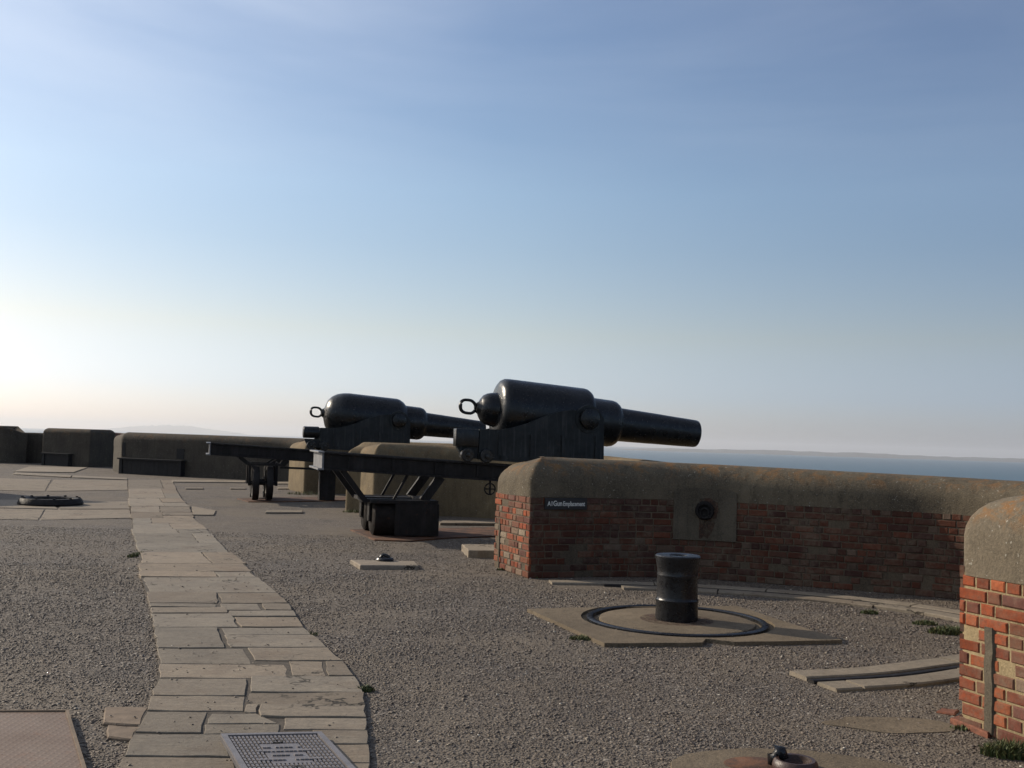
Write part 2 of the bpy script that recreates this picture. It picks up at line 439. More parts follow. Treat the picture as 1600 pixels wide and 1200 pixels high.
PAT = [(0, 0), (1.04, .38), (2.1, .45), (3.42, -.05), (4.74, -.72), (5.4, -2.05), (5.0, -3.65), (3.9, -5.3), (2.44, -6.12)]
W6c = [(.26+x, 12.45+y) for x, y in PAT]
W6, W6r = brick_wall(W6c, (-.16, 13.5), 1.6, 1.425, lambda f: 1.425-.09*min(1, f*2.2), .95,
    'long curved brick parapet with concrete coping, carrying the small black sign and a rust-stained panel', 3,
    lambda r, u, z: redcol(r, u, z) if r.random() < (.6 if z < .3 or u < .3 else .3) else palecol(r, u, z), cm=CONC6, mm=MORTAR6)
W7c = [(3.13, 5.17), (4.2, 5.6), (5.6, 5.5), (7.2, 4.6), (7.9, 3.0), (7.2, 1.0), (6.0, -.6)]
W7, W7r = brick_wall(W7c, (2.70, 6.33), 1.6, 1.475, lambda f: 1.475, .90,
    'nearest bright red brick wall end with bulging concrete coping at the right edge of the photo', 8,
    lambda r, u, z: redcol(r, u, z) if (u < .42 or r.random() < .45) else palecol(r, u, z), rr=.31)
W5c = [(-2.73+x*.9, 21.4+y*1.27) for x, y in PAT[:-1]]+[(-.1, 13.65)]
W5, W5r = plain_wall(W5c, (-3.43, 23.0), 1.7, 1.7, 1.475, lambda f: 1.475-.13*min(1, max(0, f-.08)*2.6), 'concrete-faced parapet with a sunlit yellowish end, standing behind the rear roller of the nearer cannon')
W4c = [(-5.58+x*1.05, 28.85+y*1.1) for x, y in PAT[:-1]]+[(-3.35, 23.2)]
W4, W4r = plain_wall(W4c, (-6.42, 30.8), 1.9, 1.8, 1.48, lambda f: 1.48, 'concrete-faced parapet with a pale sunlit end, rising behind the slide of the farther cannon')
W3c = [(-14.02, 38.2), (-12.6, 37.55), (-11.2, 36.95), (-9.0, 36.1), (-7.3, 35.4), (-6.2, 34.2), (-6.1, 32.3), (-6.3, 31.0)]
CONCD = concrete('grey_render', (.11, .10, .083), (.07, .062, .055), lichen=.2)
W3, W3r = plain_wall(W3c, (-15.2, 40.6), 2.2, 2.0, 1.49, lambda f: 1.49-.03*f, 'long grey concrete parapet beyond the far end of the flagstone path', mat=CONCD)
# two far pieces on the left: a block with a brick return, and one with a shoulder that drops to a lower wall
def prof_wall(name, label, front, H, depth, mat, ztop, lower=None, rr=.22):
    w = Wall(front, depth, depth, None, False, .12); root = empty(name, (front[0][0], front[0][1], 0), label=label, cat='wall', group=GRPW)
    inv = Matrix.Translation((-front[0][0], -front[0][1], 0))
    a = w.mesh(coping_levels(.8, H, rr, .008), .1, ztop, H, 0); a.transform(inv); obj('coping', a, mat, root, smooth='auto')
    b = w.mesh([(0, -.1), (0, .4), (0, .81)], .1, lambda f: H, H, 0, top=False); b.transform(inv); obj('wall_face', b, lower or mat, root)
    return w, root
W2, W2r = prof_wall('parapet_wall', 'short grey parapet block with a dark bench at its foot, left of the long grey parapet', [(-19.5, 44.15), (-18.3, 43.6), (-17.1, 43.1)], 1.545, 1.4, CONCD, lambda f: 1.545, rr=.2)
W2b, W2br = prof_wall('parapet_wall', 'low wall of dark red brick linking the short grey block to the long grey parapet', [(-17.3, 43.75), (-16.6, 44.4), (-15.5, 44.9)], 1.5, .6, BRICKT, lambda f: 1.51-.1*min(1, f*1.7), lower=BRICKT, rr=.1)
W1, W1r = prof_wall('parapet_wall', 'dark grey parapet block at the far left edge whose top slopes down to the right', [(-25.5, 46.2), (-23.0, 45.3), (-21.4, 45.0), (-20.7, 45.4)], 1.56, 1.3, CONCD, lambda f: 1.575-.26*max(0, min(1, (f-.82)/.14)), rr=.1)
W1b, W1br = prof_wall('parapet_wall', 'low grey wall filling the gap between the two far left parapet blocks', [(-21.2, 45.9), (-20.2, 45.9), (-19.0, 45.6)], 1.315, .8, CONCD, lambda f: 1.315, rr=.1)

# --- bits fixed to the walls
def on_wall(w, ux):
    """point on the front line of a wall seen at photo column ux, with direction along it"""
    k = (ux-800)/FPX; best = None
    for i, (a, b) in enumerate(zip(w.F, w.F[1:])):
        for j in range(20):
            p = a+(b-a)*j/20; e = abs(p.x/p.y-k)
            if best is None or e < best[0]-1e-9: best = (e, p, (b-a).normalized(), w.len[i]+(b-a).length*j/20)
    return best[1:]
def wall_strip(w, u0, u1, d0, d1, z0, z1, n=10, inv=None, arch=0):
    """solid curved plate hugging the wall from arc-length u0 to u1"""
    def at(u):
        i = 0
        while i < len(w.len)-2 and w.len[i+1] < u: i += 1
        a, b = w.F[i], w.F[i+1]; t = (u-w.len[i])/(w.len[i+1]-w.len[i]); d = (b-a).normalized()
        return a+(b-a)*t, Vector((d.y, -d.x))
    bm = BM(); cs = []
    for k in range(n+1):
        f = k/n; p, nn = at(u0+(u1-u0)*f); zt = z1-arch*(2*f-1)**4
        cs.append([bm.verts.new((*(p+nn*d), z)) for d, z in ((d0, z0), (d1, z0), (d1, zt), (d0, zt))])
    for a, b in zip(cs, cs[1:]):
        for q in range(4): bm.faces.new((a[q], a[(q+1) % 4], b[(q+1) % 4], b[q]))
    bm.faces.new(cs[0]); bm.faces.new(cs[-1][::-1])
    if inv: bm.transform(inv)
    return bm
inv6 = Matrix.Translation((-W6c[0][0], -W6c[0][1], 0))
p, d, u = on_wall(W6, 1106)
obj('concrete_panel', wall_strip(W6, u-.38, u+.38, -.05, .022, .47, 1.10, 14, inv6, .05), PANEL, W6r, label='pale square concrete patch round the rusted ring')
nn = Vector((d.y, -d.x)); Mr = Matrix.Translation((p.x+nn.x*.024-W6c[0][0], p.y+nn.y*.024-W6c[0][1], .83)) @ Matrix((( -d.x, 0, nn.x, 0), (-d.y, 0, nn.y, 0), (0, 1, 0, 0), (0, 0, 0, 1)))
bm = BM(); lathe(bm, [(0, .0), (0, .105), (.02, .115), (.045, .10), (.045, .078), (.012, .07), (.012, 0)], 24, Mr); ring = obj('ring_socket', bm, IRON_S, W6r, smooth='auto')
bm = BM(); tube(bm, [Mr @ Vector((.05*math.cos(t), -.03+.06*math.sin(t), .045)) for t in [2*math.pi*k/20 for k in range(20)]], .012, 8, True); obj('iron_ring', bm, IRON_S, ring, smooth=True)
# rust streak below the socket: thin scale of rust standing on the panel
rng = random.Random(5)
pts = [(-.15, .86), (-.155, .74), (-.10, .66), (-.11, .55), (-.05, .485), (.0, .52), (.04, .49), (.09, .58), (.13, .70), (.16, .83), (.15, .93), (.06, .985), (-.09, .97)]
bm = BM(); a = [bm.verts.new((p.x-W6c[0][0]+d.x*x+nn.x*.0265, p.y-W6c[0][1]+d.y*x+nn.y*.0265, z)) for x, z in pts]; bm.faces.new(a)
def stain_mat():
    m, nt, b = new_mat('rust_stain'); n = N(nt); co = n.coord((1, 1, .45))
    n.l(n.ramp(n.noise(co, 16, 6, .7), [(.3, (.035, .02, .014)), (.7, (.10, .05, .03))]), b.inputs['Base Color']); b.inputs['Roughness'].default_value = .95
    n.l(n.ramp(n.noise(co, 20, 5, .7), [(.40, .05), (.62, .95)]), b.inputs['Alpha']); return m
obj('rust_stain', bm, stain_mat(), W6r)
# cement fillet strips on the two brick ends
for w, rt, c0, t, zz, wd in ((W7, W7r, W7c[0], .235, (.02, .62), .05), (W6, W6r, W6c[0], .18, (.02, .62), .036)):
    e0, e1 = w.B[0], w.F[0]; dd = (e1-e0).normalized(); nl = Vector((dd.y, -dd.x)); q = e0+dd*t
    bm = BM(); v = []
    rg = random.Random(3); K = 9
    for k in range(K+1):
        z = zz[0]+(zz[1]-zz[0])*k/K; a = rg.uniform(-.006, .006)
        v.append([bm.verts.new((*(q+dd*(s+a)+nl*h-Vector(c0)), z)) for s, h in ((-wd, -.01), (-wd*.6, .012), (wd*.6, .016), (wd, -.01))])
    for a, b in zip(v, v[1:]):
        for k in range(3): bm.faces.new((a[k], a[k+1], b[k+1], b[k]))
    bm.faces.new(v[0]); bm.faces.new(v[-1])
    obj('cement_strip', bm, PANEL, rt)
# sign board
p, d, u = on_wall(W6, 888); nn = Vector((d.y, -d.x)); az = math.atan2(d.y, d.x)
sg = empty('sign', (p.x+nn.x*.012, p.y+nn.y*.012, .875), az, label='small black wall sign with pale lettering naming the gun emplacement', cat='sign')
bm = BM(); box(bm, -.275, .275, -.022, .0, -.068, .068, bev=.003); obj('board', bm, BOARD, sg)
x = -.245
for k, (txt, sz, wdt) in enumerate((('A1', .062, .062), ('Gun', .07, .115), ('Emplacement', .062, .285))):
    cu = bpy.data.curves.new('t', 'FONT'); cu.body = txt; cu.size = sz*1.25; cu.extrude = .0015; cu.offset = .0012; cu.resolution_u = 3
    to = bpy.data.objects.new('t', cu); C.objects.link(to); bpy.context.view_layer.update()
    me = bpy.data.meshes.new_from_object(to.evaluated_get(bpy.context.evaluated_depsgraph_get())); bpy.data.objects.remove(to)
    xs = [v.co.x for v in me.vertices]; sx = wdt/(max(xs)-min(xs)); x0 = min(xs)
    for v in me.vertices: v.co = Vector((x+(v.co.x-x0)*sx, -.0245-v.co.z, v.co.y-.024))
    x += wdt+.014
    obj('lettering', me, LETTER, sg)
# flat dark panels standing in for the shade of niches in the long grey parapet
for ux, v0, v1, wd in ((196, 690, 712, .16), (287, 701, 717, .16)):
    p, d, u = on_wall(W3, ux); hor = HOR+SLOPE*(ux-800); z1 = EYE-(v0-hor)*p.y/FPX; z0 = EYE-(v1-hor)*p.y/FPX
    iv = Matrix.Translation((-W3c[0][0], -W3c[0][1], 0))
    q = obj('recess_shade_panel', wall_strip(W3, max(.05, u-wd), u+wd, -.02, .02, z0, min(z1, 1.12), 4, iv), WOOD, W3r)

# ------------------------------------------------------------------ benches / boxes against the far parapets
def locker(w, u0, u1, h, dep, label):
    r = empty('timber_locker', (*w.F[0], 0), label=label, cat='locker', group='low timber lockers against the far parapets')
    iv = Matrix.Translation((-w.F[0].x, -w.F[0].y, 0))
    obj('lid', wall_strip(w, u0-.05, u1+.05, -.02, dep+.05, h-.05, h, 8, iv), WOOD, r)
    obj('body', wall_strip(w, u0, u1, -.02, dep-.05, -.02, h-.052, 8, iv), WOOD, r)
    for k in (u0, u1-.14): obj('end_post', wall_strip(w, k, k+.14, dep-.048, dep, -.02, h-.053, 1, iv), WOOD, r)
    n = int((u1-u0-.3)/.2)
    for k in range(n):
        a = u0+.16+(u1-u0-.32)*k/n; obj('front_board', wall_strip(w, a, a+(u1-u0-.32)/n-.01, dep-.049, dep-.03, -.02, h-.06, 1, iv), WOOD, r)
locker(W3, on_wall(W3, 199)[2], on_wall(W3, 295)[2], .57, .22, 'longer dark timber locker at the foot of the long grey parapet')
locker(W2, .25, 1.72, .52, .22, 'shorter dark timber locker at the foot of the short grey parapet block')

# ------------------------------------------------------------------ ground, sea, distant land
def ground_h(x, y):
    # terreplein flat; beyond the parapet line the rock falls away to the sea
    dx = .36; dy = -.93                                  # direction of the wall line
    s = (x-3.13)*.93+(y-5.17)*.36                        # distance outward
    o = max(0, s-11); h = -.0006*0
    far = max(0, y-(50+.2*max(0, -x-15)))
    o = math.hypot(o, far)
    if o <= 0: return 0
    return -min(92, (o*.12+max(0, o-9)*1.5))
bm = BM(); xs = [-90+k*3 for k in range(54)]; ys = [-60+k*3 for k in range(64)]
gv = [[bm.verts.new((x, y, ground_h(x, y))) for x in xs] for y in ys]
for j in range(len(ys)-1):
    for i in range(len(xs)-1): bm.faces.new((gv[j][i], gv[j][i+1], gv[j+1][i+1], gv[j+1][i]))
obj('ground', bm, GRAVEL, None, kind='structure')

def sea_mat():
    m, nt, b = new_mat('sea_water'); n = N(nt); co = n.coord()
    n.l(n.ramp(n.noise(co, .0006, 4, .6), [(.3, (.008, .055, .085)), (.7, (.014, .072, .105))]), b.inputs['Base Color'])
    b.inputs['Roughness'].default_value = .38; b.inputs['IOR'].default_value = 1.33
    h = n.bump(n.noise(co, .12, 5, .6), .5, 1.0); n.l(h, b.inputs['Normal']); return m
bm = BM(); bm.verts.new((0, 0, -78)); ring = []
rr_ = [400, 2000, 8000, 20000, 42000]; prev = None; cv = bm.verts[:][0]
for r in rr_:
    cur = [bm.verts.new((r*math.cos(t), r*math.sin(t), -78)) for t in [2*math.pi*k/96 for k in range(96)]]
    for k in range(96):
        if prev is None: bm.faces.new((cv, cur[k], cur[(k+1) % 96]))
        else: bm.faces.new((prev[k], cur[k], cur[(k+1) % 96], prev[(k+1) % 96]))
    prev = cur
obj('sea', bm, sea_mat(), None, kind='structure')
LANDM = simple('far_land', (.085, .085, .08), .95, .3, .002)
def land(name, k0, k1, dist, hf, depth):
    bm = BM(); n = 120; rows = []
    for i in range(n+1):
        f = i/n; k = k0+(k1-k0)*f; h = hf(f)
        col = []
        for j, (dd, hh) in enumerate(((0, -.02), (.06, .12), (.25, .55), (.5, 1), (.75, .6), (1, -.02))):
            y = dist+depth*dd; col.append(bm.verts.new((k*dist*(1+.3*depth*dd/dist), y, -78+max(-1, hh*h*(1+.15*mn.noise(Vector((f*30, j*3, 0))))))))
        rows.append(col)
    for a, b in zip(rows, rows[1:]):
        for j in range(5): bm.faces.new((a[j], b[j], b[j+1], a[j+1]))
    return obj(name, bm, LANDM, None, smooth=True, kind='structure')
env = lambda f: min(1, f*7)*min(1, (1-f)*7)
land('far_coast', .11, .66, 15500, lambda f: env(f)*(60+34*mn.noise(Vector((f*9, 1.3, 0)))+10*mn.noise(Vector((f*60, 4, 0)))), 2500)
land('hills', -.40, -.27, 38000, lambda f: 78+(math.sin(math.pi*f)**1.3)*(200+40*mn.noise(Vector((f*7, 2, 0)))), 5000)

# ------------------------------------------------------------------ haze
bm = BM(); box(bm, -46000, 46000, -46000, 46000, -95, 260)
hz, nt, b = new_mat('haze_air'); nt.nodes.remove(b); v = nt.nodes.new('ShaderNodeVolumePrincipled')
v.inputs['Color'].default_value = (.93, .96, 1, 1); v.inputs['Density'].default_value = 4.2e-5; v.inputs['Anisotropy'].default_value = .3
nt.links.new(v.outputs[0], [n for n in nt.nodes if n.type == 'OUTPUT_MATERIAL'][0].inputs['Volume'])
obj('haze', bm, hz, None, kind='stuff')

# ------------------------------------------------------------------ path of flagstones
rows = [1900, 1700, 1560, 1450, 1370, 1310, 1262, 1225, 1190, 1153, 1117, 1094, 1065, 1042, 1017, 985, 962, 945, 929, 905, 896, 883, 866, 851, 836, 829, 820, 812, 802, 793, 780, 765, 751]
Lk = [(751, 200), (780, 203), (812, 206), (836, 208), (851, 214), (866, 215), (880, 221), (905, 220), (930, 229), (950, 233), (985, 241), (1017, 246), (1050, 250), (1075, 244), (1100, 234), (1130, 222), (1153, 208), (1190, 192), (1225, 176), (1900, -130)]
Rk = [(751, 267), (765, 275), (780, 284), (793, 296), (812, 302), (835, 330), (851, 345), (866, 356), (883, 382), (905, 400), (929, 432), (945, 450), (960, 460), (985, 474), (1017, 512), (1042, 540), (1065, 556), (1090, 570), (1150, 574), (1225, 580), (1900, 640)]
def interp(T, v):
    T = sorted(T)
    for (a, x), (b, y) in zip(T, T[1:]):
        if a <= v <= b: return x+(y-x)*(v-a)/(b-a)
    return T[-1][1] if v > T[-1][0] else T[0][1]
path_poly = [G2(interp(Lk, v), v) for v in rows]+[G2(interp(Rk, v), v) for v in rows[::-1]]
rng = random.Random(21)
bm = BM(); cols = []
def slab(bm, cols, quad, top, th, ch, tint, rng, sub=3):
    """slab with worn, slightly ragged outline; quad = 4 ground points"""
    P = []
    q = [Vector(p) for p in quad]; 
    for i in range(4):
        a, b = q[i], q[(i+1) % 4]; L = (b-a).length; k = max(2, int(L/.12))
        nrm = Vector(((b-a).y, -(b-a).x)).normalized()
        for j in range(k):
            t = j/k; w = rng.uniform(-.012, .007)+.010*mn.noise(Vector((a.x+t*3, a.y, 1)))
            P.append(a+(b-a)*t+nrm*w)
    c = sum(P, Vector((0, 0)))/len(P)
    P = [p+(c-p)*.03 if k == 0 else p for k, p in enumerate(P)]
    sz_ = max((p-c).length for p in P); tx, ty = rng.uniform(-.012, .012)*min(1, .35/sz_), rng.uniform(-.012, .012)*min(1, .35/sz_)
    def zz(p): return top+(p.x-c.x)*tx+(p.y-c.y)*ty
    n0 = len(bm.verts)
    r0 = [bm.verts.new((p.x, p.y, top-th)) for p in P]
    r1 = [bm.verts.new((p.x, p.y, zz(p)-ch)) for p in P]
    r2 = []
    for p in P:
        dv = (c-p).normalized()*ch*1.1; s = p+dv; r2.append(bm.verts.new((s.x, s.y, zz(s))))
    n = len(P)
    for a, b in ((r0, r1), (r1, r2)):
        for i in range(n): bm.faces.new((a[i], a[(i+1) % n], b[(i+1) % n], b[i]))
    bm.faces.new(r2)
    cols += [(*tint, 1)]*(3*n)
for ri in range(len(rows)-1):
    v0, v1 = rows[ri], rows[ri+1]
    if v1 >= 929 and v0 <= 1262: continue
    l0, r0, l1, r1 = [Vector(G2(*p)) for p in ((interp(Lk, v0), v0), (interp(Rk, v0), v0), (interp(Lk, v1), v1), (interp(Rk, v1), v1))]
    W_ = (r0-l0).length
    ns = 2 if W_ < 2.6 else rng.choice((2, 2, 3))
    if rng.random() < .12: ns = 1
    cuts = [0]+sorted(rng.uniform(.25, .75) if ns == 2 else (k+rng.uniform(-.15, .15))/ns*1 + (1/ns if ns == 3 and False else 0) for k in range(1, ns))+[1]
    jl, jr = rng.uniform(-.03, .02)/W_, rng.uniform(-.02, .03)/W_
    cuts[0] = jl; cuts[-1] = 1+jr
    g = rng.choice((.004, .006, .009, .014))
    sk = rng.uniform(-.02, .02)
    for a, b in zip(cuts, cuts[1:]):
        dirx = (r0-l0).normalized(); ga = g/W_
        parts = [(0, 1)]
        if rng.random() < .22 and v0 < 1225: parts = [(0, .45), (.47, 1)]
        for ta, tb in parts:
            A = l0.lerp(l1, ta); Bq = r0.lerp(r1, ta); Cq = r0.lerp(r1, tb); Dq = l0.lerp(l1, tb)
            up = (Dq-A).normalized()*g*.5
            qd = [A.lerp(Bq, a+ga/2+sk*0)+up, A.lerp(Bq, b-ga/2)+up, Dq.lerp(Cq, b-ga/2+sk)-up, Dq.lerp(Cq, a+ga/2+sk)-up]
            f = rng.uniform(.70, 1.12); w = rng.uniform(-.05, .05)
            if v0 == 929 and a > .3: continue
            slab(bm, cols, qd, .024+rng.uniform(-.004, .005), .06, .004, (f*(1+w), f, f*(1-w)), rng)
L_, R_ = 'L', 'R'
NEAR = [(929, 946, L_, 337, L_, 341), (931, 946, 342, R_, 345, R_), (947, 952, L_, 335, L_, 338), (953, 962, L_, 352, L_, 356), (947, 957, 345, 402, 348, 408), (947, 957, 409, R_, 414, R_),
    (963, 984, L_, 362, L_, 371), (958, 967, 356, R_, 360, R_), (968, 984, 367, R_, 376, R_), (985, 1017, L_, 340, L_, 352), (985, 996, 346, R_, 350, R_), (997, 1016, 350, R_, 358, R_),
    (1018, 1042, L_, 380, L_, 392), (1017, 1037, 385, R_, 396, R_), (1043, 1065, L_, 444, L_, 452), (1038, 1061, 449, 504, 456, 510), (1038, 1061, 507, R_, 513, R_), (1066, 1093, L_, 385, L_, 384), (1094, 1117, L_, 383, L_, 381),
    (1062, 1087, 390, R_, 389, R_), (1088, 1106, 389, R_, 387, R_), (1118, 1152, L_, 324, L_, 314), (1107, 1120, 384, 404, 381, 400), (1107, 1127, 408, R_, 404, R_), (1120, 1137, 330, 400, 322, 436),
    (1128, 1147, 441, R_, 440, R_), (1138, 1153, 321, 437, 316, 438), (1154, 1190, L_, 346, L_, 362), (1148, 1169, 484, R_, 502, R_), (1170, 1199, 504, R_, 524, R_), (1155, 1200, 352, 480, 370, 520), (1191, 1224, L_, 364, L_, 372), (1201, 1224, 372, R_, 380, R_), (1225, 1262, L_, 350, L_, 352), (1225, 1262, 356, R_, 358, R_)]
for v1_, v0_, tl, tr, bl, br in NEAR:
    X_ = lambda q, v: interp(Lk, v) if q == 'L' else interp(Rk, v) if q == 'R' else q
    e = .15 if v0_ < 1000 else .35
    qd = [Vector(G2(X_(bl, v0_)+(e if bl != 'L' else 0), v0_-e*.5)), Vector(G2(X_(br, v0_)-(e if br != 'R' else 0), v0_-e*.5)), Vector(G2(X_(tr, v1_)-(e if tr != 'R' else 0), v1_+e*.3)), Vector(G2(X_(tl, v1_)+(e if tl != 'L' else 0), v1_+e*.3))]
    f = rng.uniform(.74, 1.10); w = rng.uniform(-.04, .05)
    slab(bm, cols, qd, .023+rng.uniform(-.003, .004), .06, .0035, (f*(1+w), f, f*(1-w)), rng)
me = bpy.data.meshes.new('path'); bmesh.ops.recalc_face_normals(bm, faces=bm.faces[:]); bm.to_mesh(me); bm.free(); tintattr(me, cols)
obj('path', me, FLAG, None, kind='structure')
# bedding under the joints (sandy soil), a sheet just above the gravel
bm = BM(); bm.faces.new([bm.verts.new((x, y, .017)) for x, y in path_poly])
obj('path_bedding', bm, simple('joint_soil', (.06, .048, .035), .95, .5, 30), None, kind='structure')

SLABS = [path_poly]
def flat_slabs(name, quads_px, top, mat=FLAG, th=.06, seed=1, world=False, **k):
    bm = BM(); cols = []; rg = random.Random(seed)
    for q in quads_px:
        Q = [tuple(p) if world else G2(*p) for p in q]; 
        if sum(Q[i][0]*Q[(i+1) % 4][1]-Q[(i+1) % 4][0]*Q[i][1] for i in range(4)) < 0: Q = Q[::-1]
        SLABS.append(Q); f = rg.uniform(.88, 1.1)
        slab(bm, cols, Q, top, th, .008, (f*1.01, f, f*.98), rg)
    me = bpy.data.meshes.new(name); bmesh.ops.recalc_face_normals(bm, faces=bm.faces[:]); bm.to_mesh(me); bm.free(); tintattr(me, cols)
    return obj(name, me, mat, None, **k)
# paved apron beside the path and thin kerb lines in the middle distance
flat_slabs('pavement', [[(-260, 806), (60, 813), (70, 797), (-240, 790)], [(62, 813), (206, 810), (203, 797), (72, 797)], [(-240, 789), (90, 796), (80, 783), (-220, 777)], [(92, 796), (203, 796), (201, 784), (96, 784)],
    [(-200, 762), (70, 768), (80, 750), (-170, 743)], [(72, 768), (200, 766), (199, 751), (84, 750)]], .012, seed=4, kind='structure')
flat_slabs('kerb_line', [[(20, 742), (110, 747), (112, 744), (24, 739)], [(112, 747), (199, 750.5), (199, 748), (114, 744)], [(269, 754), (384, 755), (384, 752), (268, 751)],
    [(20, 738), (115, 739), (137, 731), (45, 730)], [(290, 765), (318, 765), (318, 763.5), (290, 763.5)], [(360, 765), (384, 765), (384, 763.5), (360, 763.5)], [(434, 765), (452, 765), (452, 763), (434, 763)], [(430, 757), (455, 757), (455, 754), (430, 754)]], .03, KERB, seed=6, kind='structure')
flat_slabs('stone_patch', [[(301, 806), (334, 806), (338, 799), (300, 792)]], .02, FLAG, seed=9, kind='structure')
flat_slabs('paving_stone', [[(160, 1135), (222, 1138), (232, 1110), (164, 1110)]], .02, simple('brown_stone', (.17, .125, .085), .9, .3, 12), seed=12, cat='paving stone', label='larger brown paving stone beside the flagstone path, the farther of two', group='loose brown paving stones')
flat_slabs('paving_stone', [[(168, 1156), (205, 1160), (221, 1140), (166, 1138)]], .018, bpy.data.materials['brown_stone'], seed=13, cat='paving stone', label='smaller brown paving stone just in front of the other brown stone beside the path', group='loose brown paving stones')
flat_slabs('kerb_stone', [[(414, 803), (473, 803), (472, 799.5), (416, 799.5)]], .035, KERB, seed=14, cat='stone', label='thin pale stone strip lying in the gravel right of the flagstone path')
flat_slabs('kerb_stone', [[(731, 872), (790, 872), (790, 861), (722, 861)]], .10, KERB, th=.12, seed=15, cat='stone', label='pale kerb block ending against the left brick end of the long curved parapet')
flat_slabs('kerb_stone', [[(686, 821), (786, 822), (786, 818), (690, 817)]], .05, KERB, seed=16, cat='stone', label='long thin kerb stone behind the roller of the nearer cannon')
# rough mortar patch by near wall end
PATCHES = []
for cu_, cv_, rx_, ry_, sd_ in ((1400, 1133, .40, .16, 1),):
    cc = G(cu_, cv_); bm = BM()
    P = [(cc.x+rx_*(1+.45*mn.noise(Vector((math.cos(t)*1.5, math.sin(t)*1.5, sd_))))*math.cos(t), cc.y+ry_*(1+.45*mn.noise(Vector((math.cos(t)*1.5, math.sin(t)*1.5, sd_+9))))*math.sin(t)) for t in [2*math.pi*k/36 for k in range(36)]]
    prism(bm, P, -.02, .005, .003); PATCHES.append(P)
    obj('mortar_patch', bm, SLAB, None, kind='structure')
brk = simple('fallen_brick', (.17, .062, .034), .9, .45, 30)
flat_slabs('fallen_brick', [[(1484, 1130), (1545, 1155), (1560, 1148), (1503, 1124)]], .035, brk, seed=18, cat='brick', label='worn red brick footing lying at the base of the nearest wall end')
flat_slabs('fallen_brick', [[(1462, 1114), (1492, 1119), (1499, 1112), (1468, 1108)]], .012, brk, seed=19, cat='brick', label='flat broken red brick fragment in the gravel beside the nearest wall end')

# small anchor slab with iron cleat
def cleat(root, x, y, z, s=1.0):
    bm = BM(); lathe(bm, [(0, 0), (0, .15*s), (.02*s, .16*s), (.05*s, .14*s), (.055*s, .11*s), (.03*s, .09*s), (.03*s, 0)], 24, Matrix.Translation((x, y, z)))
    rg = obj('collar', bm, IRON_B, root, smooth='auto')
    bm = BM()
    tube(bm, [(x-.09*s, y, z+.03*s), (x-.085*s, y, z+.065*s), (x-.03*s, y, z+.10*s), (x+.03*s, y, z+.085*s), (x+.075*s, y, z+.06*s), (x+.08*s, y, z+.03*s)], .03*s, 10)
    obj('hook', bm, IRON_B, root, smooth=True)
c = G(603, 884)
an = empty('anchor_block', (c.x, c.y, 0), label='small pale stone slab with a black iron hook on the gravel before the nearer cannon', cat='anchor')
Q = [G2(*p) for p in ((561, 890), (655, 890), (648, 882), (548, 881))]; SLABS.append(Q)
bm = BM(); cols = []; slab(bm, cols, [(x-c.x, y-c.y) for x, y in Q], .05, .08, .012, (1.1, 1.1, 1.1), random.Random(2))
me = bpy.data.meshes.new('slab'); bm.to_mesh(me); bm.free(); tintattr(me, cols); obj('slab', me, KERB, an)
cleat(an, -.03, .12, .05, .72)
# bottom right anchor
SOCK = paint_iron('rusted_socket', (.035, .02, .016), .4, 0, .5, .6, 3)
c = G(1236, 1208)
an2 = empty('anchor_block', (c.x, c.y, 0), label='concrete pad with a rusty iron socket and hook at the bottom edge of the photo', cat='anchor')
bm = BM(); K = 28; rg = random.Random(7)
P = [(c.x+(.62+.03*rg.uniform(-1, 1))*math.cos(t), c.y-.05+(.36+.02*rg.uniform(-1, 1))*math.sin(t)) for t in [2*math.pi*k/K for k in range(K)]]
SLABS.append(P)
prism(bm, [(x-c.x, y-c.y) for x, y in P], -.05, .03, .006); obj('pad', bm, SLAB, an2)
bm = BM(); lathe(bm, [(.03, .112), (.045, .112), (.066, .106), (.076, .096), (.074, .08), (.045, .074), (.036, .06), (.036, 0)], 32, Matrix.Translation((.015, -.02, 0))); obj('socket', bm, SOCK, an2, smooth='auto')
bm = BM(); lathe(bm, [(.031, .0), (.034, .30), (.031, .31)], 24, Matrix.Translation((-.16, .02, 0)) @ Matrix.Diagonal((.55, .4, 1, 1))); obj('rust_scale', bm, RUST, an2, smooth=True)
bm = BM(); tube(bm, [(-.085, .03, .03), (-.085, .035, .075), (-.065, .04, .10), (-.04, .035, .10), (-.03, .02, .06)], [.024, .026, .027, .026, .024], 10)
obj('hook', bm, IRON_B, an2, smooth=True)

# ------------------------------------------------------------------ pivot slab and bollard
bc = Vector((1.555, 9.66))
sl = empty('pivot_slab', (bc.x, bc.y, 0), label='flat diamond-shaped concrete slab with a round iron ring beneath the black bollard', cat='slab')
Q = [Vector(G2(*p, .032)) for p in ((825, 951), (945, 1005), (1097, 1004), (1104, 998), (1147, 1003), (1316, 1000), (1151, 946.5), (884, 949.5))]
SLABS.append([tuple(q) for q in Q])
rg = random.Random(31); outer = []
for i in range(len(Q)):
    a, b = Q[i], Q[(i+1) % len(Q)]; k = max(1, int((b-a).length/.15))
    for j in range(k): outer.append(a+(b-a)*j/k+Vector((rg.uniform(-.006, .006), rg.uniform(-.008, .008))))
outer = [p-bc for p in outer]; ny = len(outer)
NH = 64; hole = [Vector((.865*math.cos(2*math.pi*k/NH), .865*math.sin(2*math.pi*k/NH))) for k in range(NH)]
bm = BM(); loops = [[Vector((*p, 0)) for p in outer], [Vector((*p, 0)) for p in hole[::-1]]]
flat = outer+hole[::-1]; ZT = .032
vt = [bm.verts.new((p.x, p.y, ZT)) for p in flat]
for t in tessellate_polygon(loops): bm.faces.new([vt[j] for j in t])
